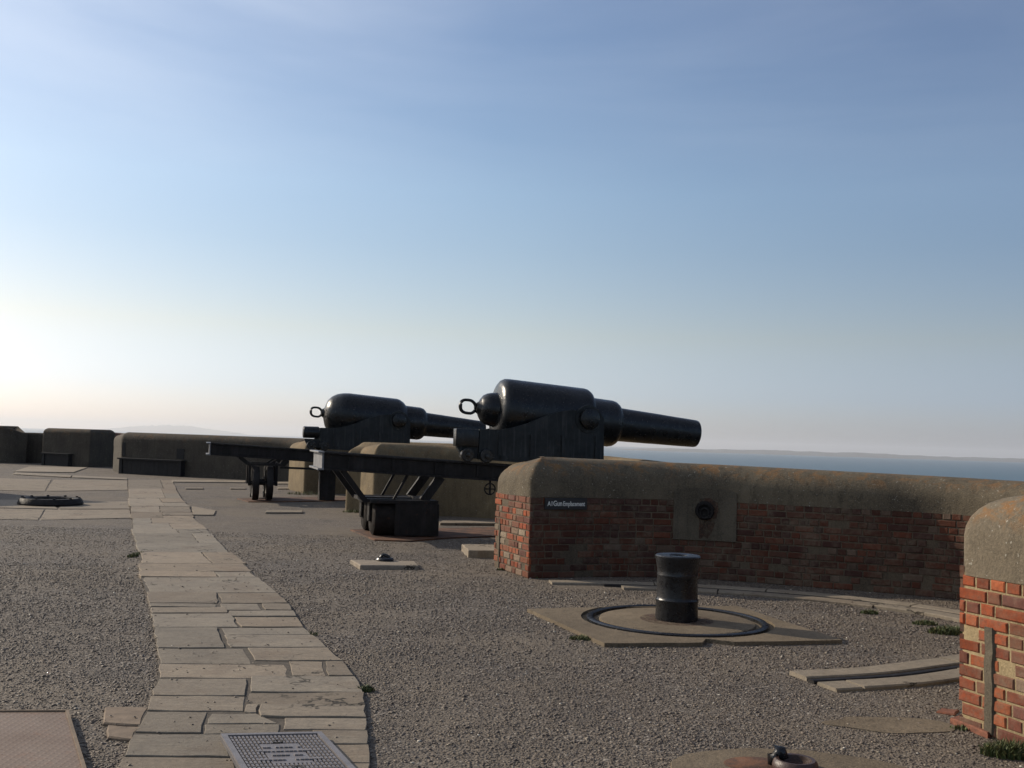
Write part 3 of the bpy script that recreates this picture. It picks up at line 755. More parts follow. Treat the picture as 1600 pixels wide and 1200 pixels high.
vb = [bm.verts.new((p.x*1.004, p.y*1.004, -.03)) for p in outer]; vh = [bm.verts.new((p.x, p.y, .005)) for p in hole[::-1]]
for i in range(ny): bm.faces.new((vb[i], vb[(i+1) % ny], vt[(i+1) % ny], vt[i]))
for i in range(NH): bm.faces.new((vt[ny+i], vt[ny+(i+1) % NH], vh[(i+1) % NH], vh[i]))
bm.faces.new(vh)
obj('base', bm, SLAB, sl)
bm = BM(); lathe(bm, [(.006, .70), (.028, .695), (.034, .67), (.034, 0)], 64); obj('inner_disc', bm, SLAB, sl, smooth='auto')
bm = BM(); lathe(bm, [(.006, .755), (.034, .755), (.042, .765), (.045, .785), (.042, .805), (.034, .815), (.006, .815)], 72); obj('ring_rail', bm, IRON_B, sl, smooth='auto')
bm = BM(); lathe(bm, [(.0352, 0), (.0352, .33)], 40); obj('rust_stain', bm, stain_mat(), sl)
bo = empty('bollard', (bc.x, bc.y, .034), label='black iron bollard with flared top and raised bands, standing on the ringed slab', cat='bollard')
prof = [(0, 0), (0, .190), (.02, .192), (.155, .188), (.165, .193), (.182, .194), (.192, .187), (.21, .184), (.385, .182), (.395, .185), (.408, .185), (.416, .182), (.46, .186), (.52, .196), (.555, .204), (.57, .205), (.58, .196), (.582, .10), (.574, .085), (.53, .08), (.53, 0)]
bm = BM(); lathe(bm, prof, 56)
obj('post', bm, IRON_B, bo, smooth='auto')

# ------------------------------------------------------------------ racer (curved rail between two kerbs)
def racer(ctrl, half, gap, name, label, top=.03, rail=True):
    F = catmull(ctrl, .2); nn = lnorm(F); r = empty(name, (F[0].x, F[0].y, 0), label=label, cat='rail track', group='curved gun rail tracks')
    o0 = F[0]; F = [f-o0 for f in F]
    for nm, d0, d1, cut in (('inner_kerb', -half, -gap, 3), ('outer_kerb', gap, half, 0)):
        bm = BM(); cols = []; rg = random.Random(hash(nm) % 7+2); i = cut; stepn = 5
        while i < len(F)-1-(0 if nm != 'inner_kerb' else 0):
            j = min(i+stepn+rg.randint(0, 2), len(F)-1)
            A = F[i:j+1]; NN = nn[i:j+1]; f = rg.uniform(.88, 1.1); zt = top+rg.uniform(-.006, .006); prev = None
            e = .008
            for k, (p, q) in enumerate(zip(A, NN)):
                t = (A[min(k+1, len(A)-1)]-A[max(k-1, 0)]).normalized(); pp = p+(t*e if k == 0 else (-t*e if k == len(A)-1 else Vector((0, 0))))
                js = rg.uniform(-.012, .012)
                ring = [bm.verts.new((*(pp+q*dd), z)) for dd, z in ((d0+js, -.03), (d0+js, zt-.01), (d0+.01+js, zt), (d1-.01, zt), (d1, zt-.01), (d1, -.03))]
                cols += [(f, f, f*.98, 1)]*6
                if prev:
                    for m_ in range(5): bm.faces.new((prev[m_], prev[m_+1], ring[m_+1], ring[m_]))
                else: bm.faces.new(ring)
                prev = ring
            bm.faces.new(prev[::-1]); i = j
        me = bpy.data.meshes.new(nm); bmesh.ops.recalc_face_normals(bm, faces=bm.faces[:]); bm.to_mesh(me); bm.free(); tintattr(me, cols)
        obj(nm, me, KERB, r)
    bm = BM(); prev = None; w = gap*.55
    for p, q in list(zip(F, nn))[2:]:
        ring = [bm.verts.new((*(p+q*dd), z)) for dd, z in ((-w, -.01), (-w, top-.014), (-w*.7, top-.006), (w*.7, top-.006), (w, top-.014), (w, -.01))]
        if prev:
            for m_ in range(5): bm.faces.new((prev[m_], prev[m_+1], ring[m_+1], ring[m_]))
        else: bm.faces.new(ring)
        prev = ring
    bm.faces.new(prev[::-1])
    obj('rail', bm, IRON_S, r)
    SLABS.append([tuple(a+o0+b*half) for a, b in zip(F, nn)]+[tuple(a+o0-b*half) for a, b in list(zip(F, nn))[::-1]])
RC = [(.52, 11.92), (1.1, 11.99), (1.9, 11.98), (2.86, 11.75), (3.75, 11.3), (4.45, 10.6), (4.72, 9.8), (4.45, 8.95), (3.9, 8.32), (3.3, 7.93), (2.75, 7.6), (2.12, 7.36)]
racer(RC, .27, .062, 'rail_track', 'curved iron rail set between two stone kerbs, sweeping round the black bollard')

# ------------------------------------------------------------------ iron ring far left
c = G(79, 789)
bm = BM(); lathe(bm, [(.0, .62), (.02, .63), (.10, .60), (.125, .575), (.13, .52), (.11, .47), (.05, .44), (.02, .43), (.02, 0)], 48)
ri = empty('iron_ring_base', (c.x, c.y, .02), label='low round black iron ring lying on the paving left of the flagstone path', cat='iron ring')
for k in range(10):
    t = 2*math.pi*k/10+.2; lathe(bm, [(.127, .03), (.15, .028), (.155, 0)], 8, Matrix.Translation((.545*math.cos(t), .545*math.sin(t), 0)))
obj('ring', bm, IRON_S, ri, smooth='auto')

# ------------------------------------------------------------------ covers
c = G(62, 1170)
pq = [G2(*p) for p in ((-60, 1275), (150, 1275), (104, 1120), (-60, 1121))]; SLABS.append(pq)
pc = empty('cover_plate', (pq[0][0], pq[0][1], 0), label='flat rusty-brown steel cover plate in the gravel at the bottom left corner', cat='cover plate')
PLATE, nt, b = new_mat('worn_plate'); n = N(nt); co_ = n.coord()
cc = n.mix(n.ramp(n.noise(co_, 2.2, 6, .65), [(.35, 0), (.65, 1)]), (.13, .078, .045), (.19, .135, .095))
cc = n.mix(n.ramp(n.noise(co_, 9, 7, .7), [(.55, 0), (.7, .6)]), cc, (.17, .075, .03))
n.l(cc, b.inputs['Base Color']); b.inputs['Roughness'].default_value = .6; b.inputs['Metallic'].default_value = .1
n.l(n.bump(n.ramp(n.vor(co_, 26, rnd=0), [(.2, 1), (.35, 0)]), .4, .004), b.inputs['Normal'])
bm = BM(); P = [(x-pq[0][0], y-pq[0][1]) for x, y in pq]; prism(bm, P, .0, .03, .003); obj('plate', bm, PLATE, pc)
bm = BM()
for a, b_ in ((P[1], P[2]), (P[2], P[3])): bar(bm, (*a, .016), (*b_, .016), .016, .045)
obj('edge_frame', bm, bpy.data.materials['brown_stone'], pc)
# grated drain cover in the path
dq = [Vector(G2(*p, .04)) for p in ((392, 1232), (585, 1226), (493, 1147), (344, 1153))]
e1 = (dq[1]-dq[0]).normalized(); az = math.atan2(e1.y, e1.x)
wd_ = (dq[1]-dq[0]).length; ht_ = (dq[3]-dq[0]).length
dc = empty('drain_cover', (dq[0].x, dq[0].y, .04), az, label='square grey ribbed metal drain cover set into the flagstones', cat='drain cover')
iM = Matrix.Rotation(-az, 2); dl = [iM @ (p-dq[0]) for p in dq]
Wd, Hd = (dl[1].x+dl[2].x-dl[3].x)/2, (dl[2].y+dl[3].y)/2; shx = dl[3].x
def sh(x, y, z): return Vector((x+shx*y/Hd, y, z))
def shbox(bm, x0, x1, y0, y1, z0, z1):
    vs = [bm.verts.new(sh(x, y, z)) for z in (z0, z1) for x, y in ((x0, y0), (x1, y0), (x1, y1), (x0, y1))]
    for f in ((3,2,1,0), (4,5,6,7), (0,1,5,4), (1,2,6,5), (2,3,7,6), (3,0,4,7)): bm.faces.new([vs[i] for i in f])
bm = BM(); shbox(bm, 0, Wd, 0, Hd, -.03, .004); obj('tray', bm, simple('tray_grey', (.085, .078, .078), .7), dc)
bm = BM(); t = .03
for b4 in ((0, Wd, 0, t), (0, Wd, Hd-t, Hd), (0, t, t, Hd-t), (Wd-t, Wd, t, Hd-t)): shbox(bm, *b4, .0045, .018)
nx, nyy = 22, 16
for i in range(nx):
    for j in range(nyy):
        x0 = t+.008+(Wd-2*t-.01)*i/nx; y0 = t+.008+(Hd-2*t-.01)*j/nyy
        if 5 < i < 16 and 5 < j < 13: continue
        shbox(bm, x0, x0+(Wd-2*t)/nx-.010, y0, y0+(Hd-2*t)/nyy-.011, .0045, .014)
shbox(bm, t+.008+(Wd-2*t-.01)*6/22, t+(Wd-2*t-.01)*16/22, t+.008+(Hd-2*t-.01)*6/16, t+(Hd-2*t-.01)*13/16, .0045, .0105)
rg = random.Random(4)
for r_, (ya, nl) in enumerate(((.70, 9), (.62, 12), (.54, 7), (.45, 14))):   # worn raised lettering, too small to read
    x0 = Wd*.5-nl*.0105
    for k in range(nl):
        if rg.random() < .12: continue
        xx = x0+k*.021; shbox(bm, xx, xx+.013, Hd*ya-.011, Hd*ya+.011, .0106, .0165)
        if rg.random() < .6: shbox(bm, xx+.013, xx+.018, Hd*ya-.011, Hd*ya-.004, .0106, .0165)
obj('ribbed_top', bm, GALV, dc)
for (fx, fy) in ((.5, .82), (.5, .28)):
    bm = BM(); lathe(bm, [(.0045, .028), (.0155, .028), (.0155, .018), (.009, .014), (.009, 0)], 16, Matrix.Translation(sh(Wd*fx, Hd*fy, 0))); obj('lifting_hole', bm, GRATEHOLE, dc)
SLABS.append([tuple(p) for p in dq])

# ------------------------------------------------------------------ cannons
def beam_profile(bm, x0, x1, yc, zf, dep, fw_, web=.03, fl=.03):
    """I beam whose top follows zf(x)"""
    P = [(-fw_, 0), (fw_, 0), (fw_, -fl), (web, -fl-.008), (web, -dep+fl+.008), (fw_, -dep+fl), (fw_, -dep), (-fw_, -dep), (-fw_, -dep+fl), (-web, -dep+fl+.008), (-web, -fl-.008), (-fw_, -fl)]
    a = [bm.verts.new((x0, yc+y, zf(x0)+z)) for y, z in P]; b = [bm.verts.new((x1, yc+y, zf(x1)+z)) for y, z in P]; n = len(P)
    for i in range(n): bm.faces.new((a[i], a[(i+1) % n], b[(i+1) % n], b[i]))
    bm.faces.new(a[::-1]); bm.faces.new(b)
def cannon(loc, az, label, variant):
    r = empty('cannon', loc, az, label=label, cat='cannon', group='heavy black cannons on iron slides')
    dep = math.atan(.0769); A = Matrix.Translation((0, 0, 2.15)) @ Matrix.Rotation(math.pi/2+dep, 4, 'Y')
    if variant == 0:
        pr = [(.0, 0), (.0, .085), (.04, .11), (.07, .17), (.11, .225), (.17, .262), (.24, .282), (.31, .29), (.335, .30), (.345, .40), (.365, .47), (.40, .52), (.45, .548), (.52, .555), (1.88, .560), (1.94, .55), (1.99, .52), (2.02, .47), (2.03, .425), (2.05, .415), (2.44, .41), (2.51, .395), (2.56, .36), (2.58, .31), (2.60, .298)]
    else:
        pr = [(-.02, 0), (-.02, .085), (.04, .12), (.07, .22), (.11, .33), (.20, .43), (.32, .50), (.46, .54), (.60, .555), (1.80, .560), (1.88, .54), (1.97, .49), (2.02, .44), (2.05, .415), (2.42, .41), (2.50, .39), (2.55, .35), (2.58, .31), (2.60, .298)]
    pr += [(2.62+k*(4.10-2.62)/8, .297-(.297-.246)*k/8) for k in range(9)]+[(4.13, .238), (4.14, .22), (4.14, .125), (4.12, .115), (3.2, .115), (3.2, 0)]
    bm = BM(); lathe(bm, pr, 64, A, wob=.0012); brl = obj('barrel', bm, IRON, r, smooth='auto')
    # cascabel loop, in the vertical plane of the axis
    bm = BM(); pts = []
    for k in range(28):
        t = 2*math.pi*k/28; cc, ss = math.cos(t), math.sin(t)
        x = -.14+.135*math.copysign(abs(cc)**.75, cc); z = .112*math.copysign(abs(ss)**.75, ss)*(1 if cc < .3 else 1-.35*(cc-.3)); pts.append((x, 0, 2.15-.0769*x+z))
    tube(bm, pts, [.026+.006*(1-abs(math.sin(2*math.pi*k/28))) for k in range(28)], 10, True); obj('cascabel_loop', bm, IRON, brl, smooth=True)
    for sy in (-1, 1):
        bm = BM(); lathe(bm, [(0, 0), (.0, .16), (.03, .17), (.26, .17), (.27, .155), (.27, 0)], 32,
            Matrix.Translation((1.80, sy*.50, 2.15-.0769*1.8)) @ Matrix.Rotation(-sy*math.pi/2, 4, 'X')); obj('trunnion', bm, IRON, brl, smooth='auto')
    zs = lambda x: 1.225-.045*x
    # carriage cheeks
    ch = [(-.10, zs(-.1)+.05), (-.10, 1.775), (.30, 1.785), (.50, 1.82), (.72, 1.90), (1.0, 2.02), (1.3, 2.12), (1.5, 2.16), (2.0, 2.12), (2.08, 2.04), (2.10, zs(2.1)+.05)]
    for sy in (-1, 1):
        y0, y1 = sorted((sy*.585, sy*.665))
        bm = BM(); prism(bm, ch, 0, 0, .008, 'y', y0, y1); yy = sy*.668
        for xx in (.25, .8, 1.35, 1.95): bar(bm, (xx, yy+sy*.012, zs(xx)+.07), (xx, yy+sy*.012, 1.72), .03, .05)
        bar(bm, (-.08, yy+sy*.012, zs(0)+.10), (2.08, yy+sy*.012, zs(2.08)+.10), .03, .09)
        for k in range(22):
            xx = -.02+k*.1; lathe(bm, [(0, .012), (.008, .01), (.012, 0)], 6, Matrix.Translation((xx, yy+sy*.027, zs(xx)+.10)) @ Matrix.Rotation(-sy*math.pi/2, 4, 'X'))
        lathe(bm, [(0, .24), (.018, .235), (.02, .185), (.006, .18)], 28, Matrix.Translation((1.80, yy-sy*.004, 2.012)) @ Matrix.Rotation(-sy*math.pi/2, 4, 'X'))
        obj('carriage_cheek', bm, IRON_C, r)
        # rear buffer box and carriage rollers
        bm = BM()
        if variant == 0: box(bm, -.50, -.115, *sorted((sy*.50, sy*.70)), 1.49, 1.775, bev=.012)
        else: lathe(bm, [(0, 0), (0, .12), (.02, .14), (.36, .14), (.385, .12), (.385, 0)], 24, Matrix.Translation((-.50, sy*.6, 1.66)) @ Matrix.Rotation(math.pi/2, 4, 'Y'))
        if sy < 0: obj('buffer', bm, IRON, r, smooth='auto')
        bm = BM()
        if sy < 0: prism(bm, [(-.46, zs(-.3)+.24), (-.36, zs(-.3)+.06), (-.11, zs(-.3)+.05), (-.11, 1.5), (-.46, 1.5)], 0, 0, .008, 'y', *sorted((sy*.52, sy*.64))); obj('roller_bracket', bm, IRON_C, r)
        else: bm.free()
        for xx in ((-.30, 0.02) if sy < 0 else (.02,)):
            bm = BM(); lathe(bm, [(0, 0), (0, .10), (.012, .11), (.10, .11), (.112, .10), (.112, .04), (.14, .035), (.145, 0)], 24, Matrix.Translation((xx, sy*.645, zs(xx)+.115)) @ Matrix.Rotation(-sy*math.pi/2, 4, 'X')); obj('carriage_roller', bm, IRON, r, smooth='auto')
    for xx in (.3, 1.9): bm = BM(); box(bm, xx, xx+.12, -.583, .583, 1.35, 1.6); obj('transom', bm, IRON_C, r)
    # slide girders
    for sy in (-1, 1):
        bm = BM(); beam_profile(bm, -2.60, 2.45, sy*.60, zs, .285, .075)
        for xx in (-2.2, -1.5, -.8, -.1, .6, 1.3, 2.0): bar(bm, (xx, sy*.60+sy*.045, zs(xx)-.05), (xx, sy*.60+sy*.045, zs(xx)-.24), .03, .04)
        for k in range(30):
            xx = -2.5+k*.165; lathe(bm, [(0, .012), (.008, .01), (.01, 0)], 6, Matrix.Translation((xx, sy*.632, zs(xx)-.07)) @ Matrix.Rotation(-sy*math.pi/2, 4, 'X'))
        obj('slide_girder', bm, IRON_S, r)
    # rear channel beam: web with top and bottom flanges, in a lighter grey than the girders
    z0 = zs(-2.62)
    bm = BM(); box(bm, -2.635, -2.605, -.66, .66, z0-.262, z0-.022, bev=.003); rb = obj('rear_beam', bm, IRON_E, r)
    bm = BM(); box(bm, -2.70, -2.603, -.69, .69, z0-.0215, z0+.004, bev=.004); obj('flange', bm, IRON_E, rb)
    bm = BM(); box(bm, -2.70, -2.603, -.69, .69, z0-.29, z0-.2625, bev=.004); obj('flange', bm, IRON_E, rb)
    for xx in (-1.6, -.5, 2.3): bm = BM(); box(bm, xx, xx+.1, -.566, .566, zs(xx)-.25, zs(xx)-.06); obj('cross_tie', bm, IRON_S, r)
    # under frame with struts
    gz = lambda x: zs(x)-.285
    for sy in (-1, 1):
        bm = BM(); y = sy*.58
        xa, xb, xc, xd, zl = (-2.30, -1.93, -.98, -.70, .585) if variant == 0 else (-1.95, -1.72, -.96, -.84, .86)
        bar(bm, (xa, y, gz(xa)+.01), (xb, y, zl), .09, .085); bar(bm, (xc, y, zl), (xd, y, gz(xd)+.01), .10, .14)
        bar(bm, (xb-.04, y, zl), (xc+.04, y, zl), .08, .05)
        bar(bm, (xb+.46, y, zl), (xb+.68, y, gz(xb+.68)+.01), .04, .04)
        obj('strut_frame', bm, IRON_S, r)
    for xx, zz_ in (((-1.93, .59), (-1.0, .59)) if variant == 0 else ((-1.72, .865), (-.96, .865))):
        bm = BM(); bar(bm, (xx, -.6, zz_), (xx, .6, zz_), .05, .06); obj('axle_tie', bm, IRON_S, r)
    if variant == 0:
        for sy in (-1, 1):
            yc = sy*.44
            bm = BM(); lathe(bm, [(0, .05), (.0, .24), (.03, .285), (.07, .292), (.93, .292), (.97, .285), (1.0, .24), (1.0, .05)], 40, Matrix.Translation((-1.80, yc, .315)) @ Matrix.Rotation(math.pi/2, 4, 'Y'))
            ro = obj('roller', bm, ROLL, r, smooth='auto')
            bm = BM(); lathe(bm, [(0, 0), (0, .055), (.04, .06), (1.06, .06), (1.10, .055), (1.10, 0)], 16, Matrix.Translation((-1.85, yc, .30)) @ Matrix.Rotation(math.pi/2, 4, 'Y')); obj('axle', bm, IRON_S, ro, smooth='auto')
            bm = BM(); box(bm, -1.86, -.76, yc-.30, yc+.24, .545, .60, bev=.006)
            box(bm, -1.46, -.786, yc-.315, yc-.297, .045, .544); box(bm, -1.845, -1.815, yc-.10, yc+.10, .26, .545); box(bm, -.785, -.745, yc-.30, yc+.16, .04, .545); obj('roller_housing', bm, IRON_S, r)
    else:
        for sy in (-1, 1):
            for xx in (-1.62, -1.30):
                bm = BM(); lathe(bm, [(0, .05), (0, .11), (.015, .13), (.015, .31), (.0, .325), (.0, .39), (.015, .40), (.14, .395), (.15, .38), (.15, .32), (.135, .31), (.135, .13), (.15, .11), (.15, .05)], 40, Matrix.Translation((xx, sy*.50, .425)) @ Matrix.Rotation(math.pi/2, 4, 'Y'))
                w_ = obj('wheel', bm, IRON_S, r, smooth='auto')
            bm = BM(); lathe(bm, [(0, 0), (0, .05), (.66, .05), (.66, 0)], 14, Matrix.Translation((-1.72, sy*.5, .425)) @ Matrix.Rotation(math.pi/2, 4, 'Y')); obj('axle', bm, IRON_S, w_, smooth='auto')
            for xx in (-1.72, -1.10): bm = BM(); box(bm, xx, xx+.06, sy*.5-.06, sy*.5+.06, .36, .90); obj('wheel_bracket', bm, IRON_S, r)
        bm = BM(); bar(bm, (-1.0, -.55, .80), (.05, -.55, .78), .04, .05); obj('tie_rod', bm, IRON_S, r)
        bm = BM(); box(bm, -.02, .36, -.30, .05, .02, 1.0, bev=.015); box(bm, -.06, .40, -.34, .09, .72, .78); obj('pivot_block', bm, IRON_S, r)
    # front truck under the slide
    for sy in (-1, 1):
        bm = BM(); lathe(bm, [(0, .04), (0, .19), (.02, .2), (.14, .2), (.16, .19), (.16, .04)], 32, Matrix.Translation((2.0, sy*.50, .24)) @ Matrix.Rotation(math.pi/2, 4, 'Y')); obj('front_roller', bm, IRON_S, r, smooth='auto')
        for xx in (1.93, 2.175): bm = BM(); box(bm, xx, xx+.055, sy*.5-.12, sy*.5+.12, .2, gz(2.0)+.005); obj('front_bracket', bm, IRON_S, r)
    # hand wheel / gear under the girder
    bm = BM(); tube(bm, [(.12+.09*math.cos(t), -.62, .80+.09*math.sin(t)) for t in [2*math.pi*k/20 for k in range(20)]], .012, 8, True)
    bar(bm, (.12, -.62, .72), (.12, -.62, .945), .03, .03); bar(bm, (.03, -.62, .80), (.21, -.62, .80), .02, .02)
    obj('hand_wheel', bm, IRON_S, r)
    return r
AZ = math.atan2(.28, .96)
cannon((-.6, 18.0, 0), AZ, 'nearer of two black cannons, its muzzle pointing out over the long curved brick parapet', 0)
cannon((-4.65, 26.0, 0), AZ, 'farther black cannon with rounded breech, its barrel passing behind the nearer one', 1)
# rusty rail plates beneath the rear rollers
def rustplate(px, label, top=.022):
    P = [G2(*p) for p in px]; c = P[0]; SLABS.append(P)
    bm = BM(); prism(bm, [(x-c[0], y-c[1]) for x, y in P][::-1], -.02, top, .004)
    o = obj('rail_plate', bm, RUST, None, cat='rail plate', label=label, group='rusty rail plates under the cannons'); o.location = (c[0], c[1], 0)
rustplate(((547, 829), (585, 845), (640, 847), (700, 842), (788, 839), (788, 825), (690, 827), (600, 827)), 'rusty orange-brown rail plate under the rear roller of the nearer cannon')
rustplate(((370, 780), (388, 785), (440, 785), (535, 783), (560, 781), (560, 777), (440, 778)), 'rusty rail plate under the wheels of the farther cannon')

# ------------------------------------------------------------------ made-up brick store, added unseen past the left edge to throw the long shadow
hb = 2.6; tip = Vector((-8.7, 22.9)); tt = hb/math.tan(R(25)); c = tip+Vector((-.883, .469))*tt
azb = math.atan2(.52, -.85)
st = empty('added_shadow_store', (c.x, c.y, 0), azb, label='added low flat-roofed brick store, unseen, made up to throw a shadow on the paving', cat='shadow_caster')
bm = BM(); box(bm, 0, 5, 0, 3.6, -.05, hb-.12)
uvl = bm.loops.layers.uv.new('UVMap')
for f in bm.faces:
    for lp in f.loops: lp[uvl].uv = (lp.vert.co.x+lp.vert.co.y, lp.vert.co.z)
obj('wall', bm, BRICKT, st)
bm = BM(); box(bm, -.1, 5.1, -.1, 3.7, hb-.118, hb, bev=.02); obj('added_store_roof', bm, CONC, st)
bm = BM(); box(bm, -.04, .03, 1.3, 2.2, 0, 2.0, bev=.005); dr = obj('added_store_door', bm, WOOD, st)
bm = BM(); lathe(bm, [(0, .03), (.05, .03), (.06, 0)], 12, Matrix.Translation((-.04, 2.08, 1.0)) @ Matrix.Rotation(-math.pi/2, 4, 'Y')); obj('handle', bm, IRON, dr)

# ------------------------------------------------------------------ grass tufts
GRASS, nt, b = new_mat('grass_blades'); n = N(nt)
n.l(n.mix(1, n.ramp(n.noise(n.coord(), 40, 3), [(.3, (.035, .052, .014)), (.7, (.085, .10, .032))]), n.attr('tint'), 'MULTIPLY'), b.inputs['Base Color']); b.inputs['Roughness'].default_value = .7
def tuft(u, v, rx, ry, h, nbl, label, seed):
    c = G(u, v); rg = random.Random(seed); bm = BM(); cols = []
    for k in range(nbl):
        a = rg.uniform(0, 6.28); q = math.sqrt(rg.random()); x, y = rx*q*math.cos(a), ry*q*math.sin(a)
        hh = h*rg.uniform(.5, 1.1)*(1-.5*q*q); le = rg.uniform(0, 6.28); ln = rg.uniform(.2, .9)*hh; w = rg.uniform(.0025, .006)
        dx, dy = math.cos(le), math.sin(le); sx, sy = -dy*w, dx*w
        p = [(x-sx, y-sy, -.01), (x+sx, y+sy, -.01), (x+dx*ln*.4+sx*.8, y+dy*ln*.4+sy*.8, hh*.65), (x+dx*ln*.4-sx*.8, y+dy*ln*.4-sy*.8, hh*.65), (x+dx*ln, y+dy*ln, hh)]
        vs = [bm.verts.new(t) for t in p]; bm.faces.new(vs[:4]); bm.faces.new((vs[3], vs[2], vs[4]))
        f = rg.uniform(.6, 1.5); g = 1+rg.uniform(0, .9)*(rg.random() < .25); cols += [(f*g, f, f*.9, 1)]*5
    me = bpy.data.meshes.new('grass_tuft'); bm.to_mesh(me); bm.free(); tintattr(me, cols)
    obj('grass_tuft', me, GRASS, None, loc=(c.x, c.y, 0), cat='grass tuft', label=label, group='grass tufts in the gravel')
tuft(1582, 1181, .17, .09, .09, 900, 'thick dark green grass tuft at the foot of the nearest red brick wall end', 1)
tuft(1483, 990, .19, .10, .08, 700, 'broad grass tuft beside the curved kerb, closest to the nearest wall end', 2)
tuft(1445, 976, .12, .06, .05, 350, 'small grass patch beside the curved kerb, middle of three there', 3)
tuft(1358, 959, .09, .05, .05, 260, 'small round grass tuft beside the curved kerb, farthest of three there', 4)
tuft(912, 999, .12, .07, .04, 300, 'flat grass patch at the left front edge of the diamond-shaped slab', 5)
tuft(213, 868, .07, .28, .05, 420, 'green grass patch along the left edge of the flagstone path', 6)
tuft(571, 1080, .06, .04, .05, 150, 'small grass tuft at the right edge of the flagstone path', 7)
tuft(787, 891, .09, .05, .04, 160, 'small weed tuft at the left corner of the curved parapet end', 8)
tuft(833, 903, .09, .05, .06, 200, 'small weed tuft at the right corner of the curved parapet end', 9)
tuft(482, 992, .08, .07, .03, 120, 'sparse grass at the right edge of the path beside the flagstones', 10)
tuft(478, 773, .5, .16, .12, 260, 'weeds at the foot of the pale sunlit parapet end behind the farther cannon', 11)
tuft(1512, 1140, .10, .05, .035, 160, 'thin low weeds at the left foot of the nearest red brick wall end', 14)
tuft(560, 801, .35, .14, .08, 200, 'weeds at the foot of the yellowish parapet end behind the nearer roller', 12)

# ------------------------------------------------------------------ loose pebbles over the near gravel (one uncountable mass)
def in_poly(X, Y, P):
    ins = np.zeros(len(X), bool); m = len(P)
    for i in range(m):
        x0, y0 = P[i]; x1, y1 = P[(i+1) % m]
        c = ((y0 > Y) != (y1 > Y)) & (X < (x1-x0)*(Y-y0)/((y1-y0) if abs(y1-y0) > 1e-9 else 1e-9)+x0)
        ins ^= c
    return ins
rs = np.random.RandomState(4)
def bands():
    out = []
    for y0, y1, dens in ((3.4, 5.5, 3800), (5.5, 7.5, 3200), (7.5, 9.5, 2400), (9.5, 12.5, 1500), (12.5, 17, 600)):
        hw = .56*y1+.6; k = int(dens*(y1-y0)*2*hw)
        X = rs.uniform(-hw, hw, k); Y = rs.uniform(y0, y1, k)
        s = rs.lognormal(math.log(.0053*(1 if y0 < 7 else 1.2 if y0 < 9.5 else 1.45)), .36, k); out.append((X, Y, s))
    return [np.concatenate(a) for a in zip(*out)]
X, Y, SZ = bands()
keep = np.ones(len(X), bool)
for P in SLABS+[[tuple(p) for p in W6.outline()], [tuple(p) for p in W7.outline()]]:
    hit = in_poly(X, Y, P)
    if P is path_poly or len(P) < 9: hit &= rs.rand(len(X)) > .018
    if P is pq: keep |= hit & False
    keep &= ~hit
for P in PATCHES: keep &= ~(in_poly(X, Y, P) & (rs.rand(len(X)) > .35))
clump = np.array([mn.noise(Vector((x*1.1, y*1.1, 3)))+.5*mn.noise(Vector((x*3, y*3, 7))) for x, y in zip(X, Y)])
keep &= rs.rand(len(X)) < np.clip(.80+clump*.8, .25, 1)
X, Y, SZ, clump = X[keep], Y[keep], SZ[keep], clump[keep]; SZ = np.clip(SZ, .0028, .015); K = len(X)
onslab = np.zeros(K)
for P in SLABS: onslab = np.maximum(onslab, in_poly(X, Y, P)*1.0)
tpl = np.array([(1, 0, 0), (0, 1, 0), (-1, 0, 0), (0, -1, 0), (0, 0, 1), (.7, .7, .55), (-.7, .6, .5), (-.6, -.7, .6), (.6, -.7, .5)], float)
tf = np.array([(0, 5, 8), (8, 5, 4), (5, 1, 6), (5, 6, 4), (6, 2, 7), (6, 7, 4), (7, 3, 8), (7, 8, 4), (0, 1, 5), (1, 2, 6), (2, 3, 7), (3, 0, 8)])
nv = len(tpl); V = np.repeat(tpl[None], K, 0)*(1+rs.uniform(-.28, .28, (K, nv, 3)))
V *= (SZ[:, None]*rs.uniform([.75, .75, .32], [1.35, 1.15, .62], (K, 3)))[:, None, :]
a = rs.uniform(0, 6.283, K); ca, sa = np.cos(a)[:, None], np.sin(a)[:, None]
vx = V[:, :, 0]*ca-V[:, :, 1]*sa; vy = V[:, :, 0]*sa+V[:, :, 1]*ca
til = rs.uniform(-.5, .5, (K, 1)); vz = V[:, :, 2]+vx*til
vz = vz+(SZ*.12)[:, None]+onslab[:, None]*.024
V = np.stack([vx+X[:, None], vy+Y[:, None], vz], -1).reshape(-1, 3)
Fc = (tf[None]+(np.arange(K)*nv)[:, None, None]).reshape(-1)
me = bpy.data.meshes.new('gravel'); me.vertices.add(K*nv); me.vertices.foreach_set('co', V.ravel())
nf = K*len(tf); me.loops.add(nf*3); me.loops.foreach_set('vertex_index', Fc.astype(np.int32)); me.polygons.add(nf)
me.polygons.foreach_set('loop_start', np.arange(0, nf*3, 3, dtype=np.int32)); me.update(calc_edges=True)
pal = np.array([(.085, .068, .06), (.13, .105, .09), (.18, .145, .12), (.235, .195, .16), (.155, .135, .13), (.33, .29, .24), (.62, .60, .56)])
ci = rs.choice(len(pal), K, p=[.15, .25, .26, .17, .11, .05, .01]); cols = pal[ci]*np.array([.72, .68, .60])*rs.uniform(.82, 1.15, (K, 1))
cols = np.concatenate([cols, np.ones((K, 1))], 1); tintattr(me, np.repeat(cols, nv, 0))
obj('gravel', me, PEB, None, kind='stuff')
print('pebbles', K)

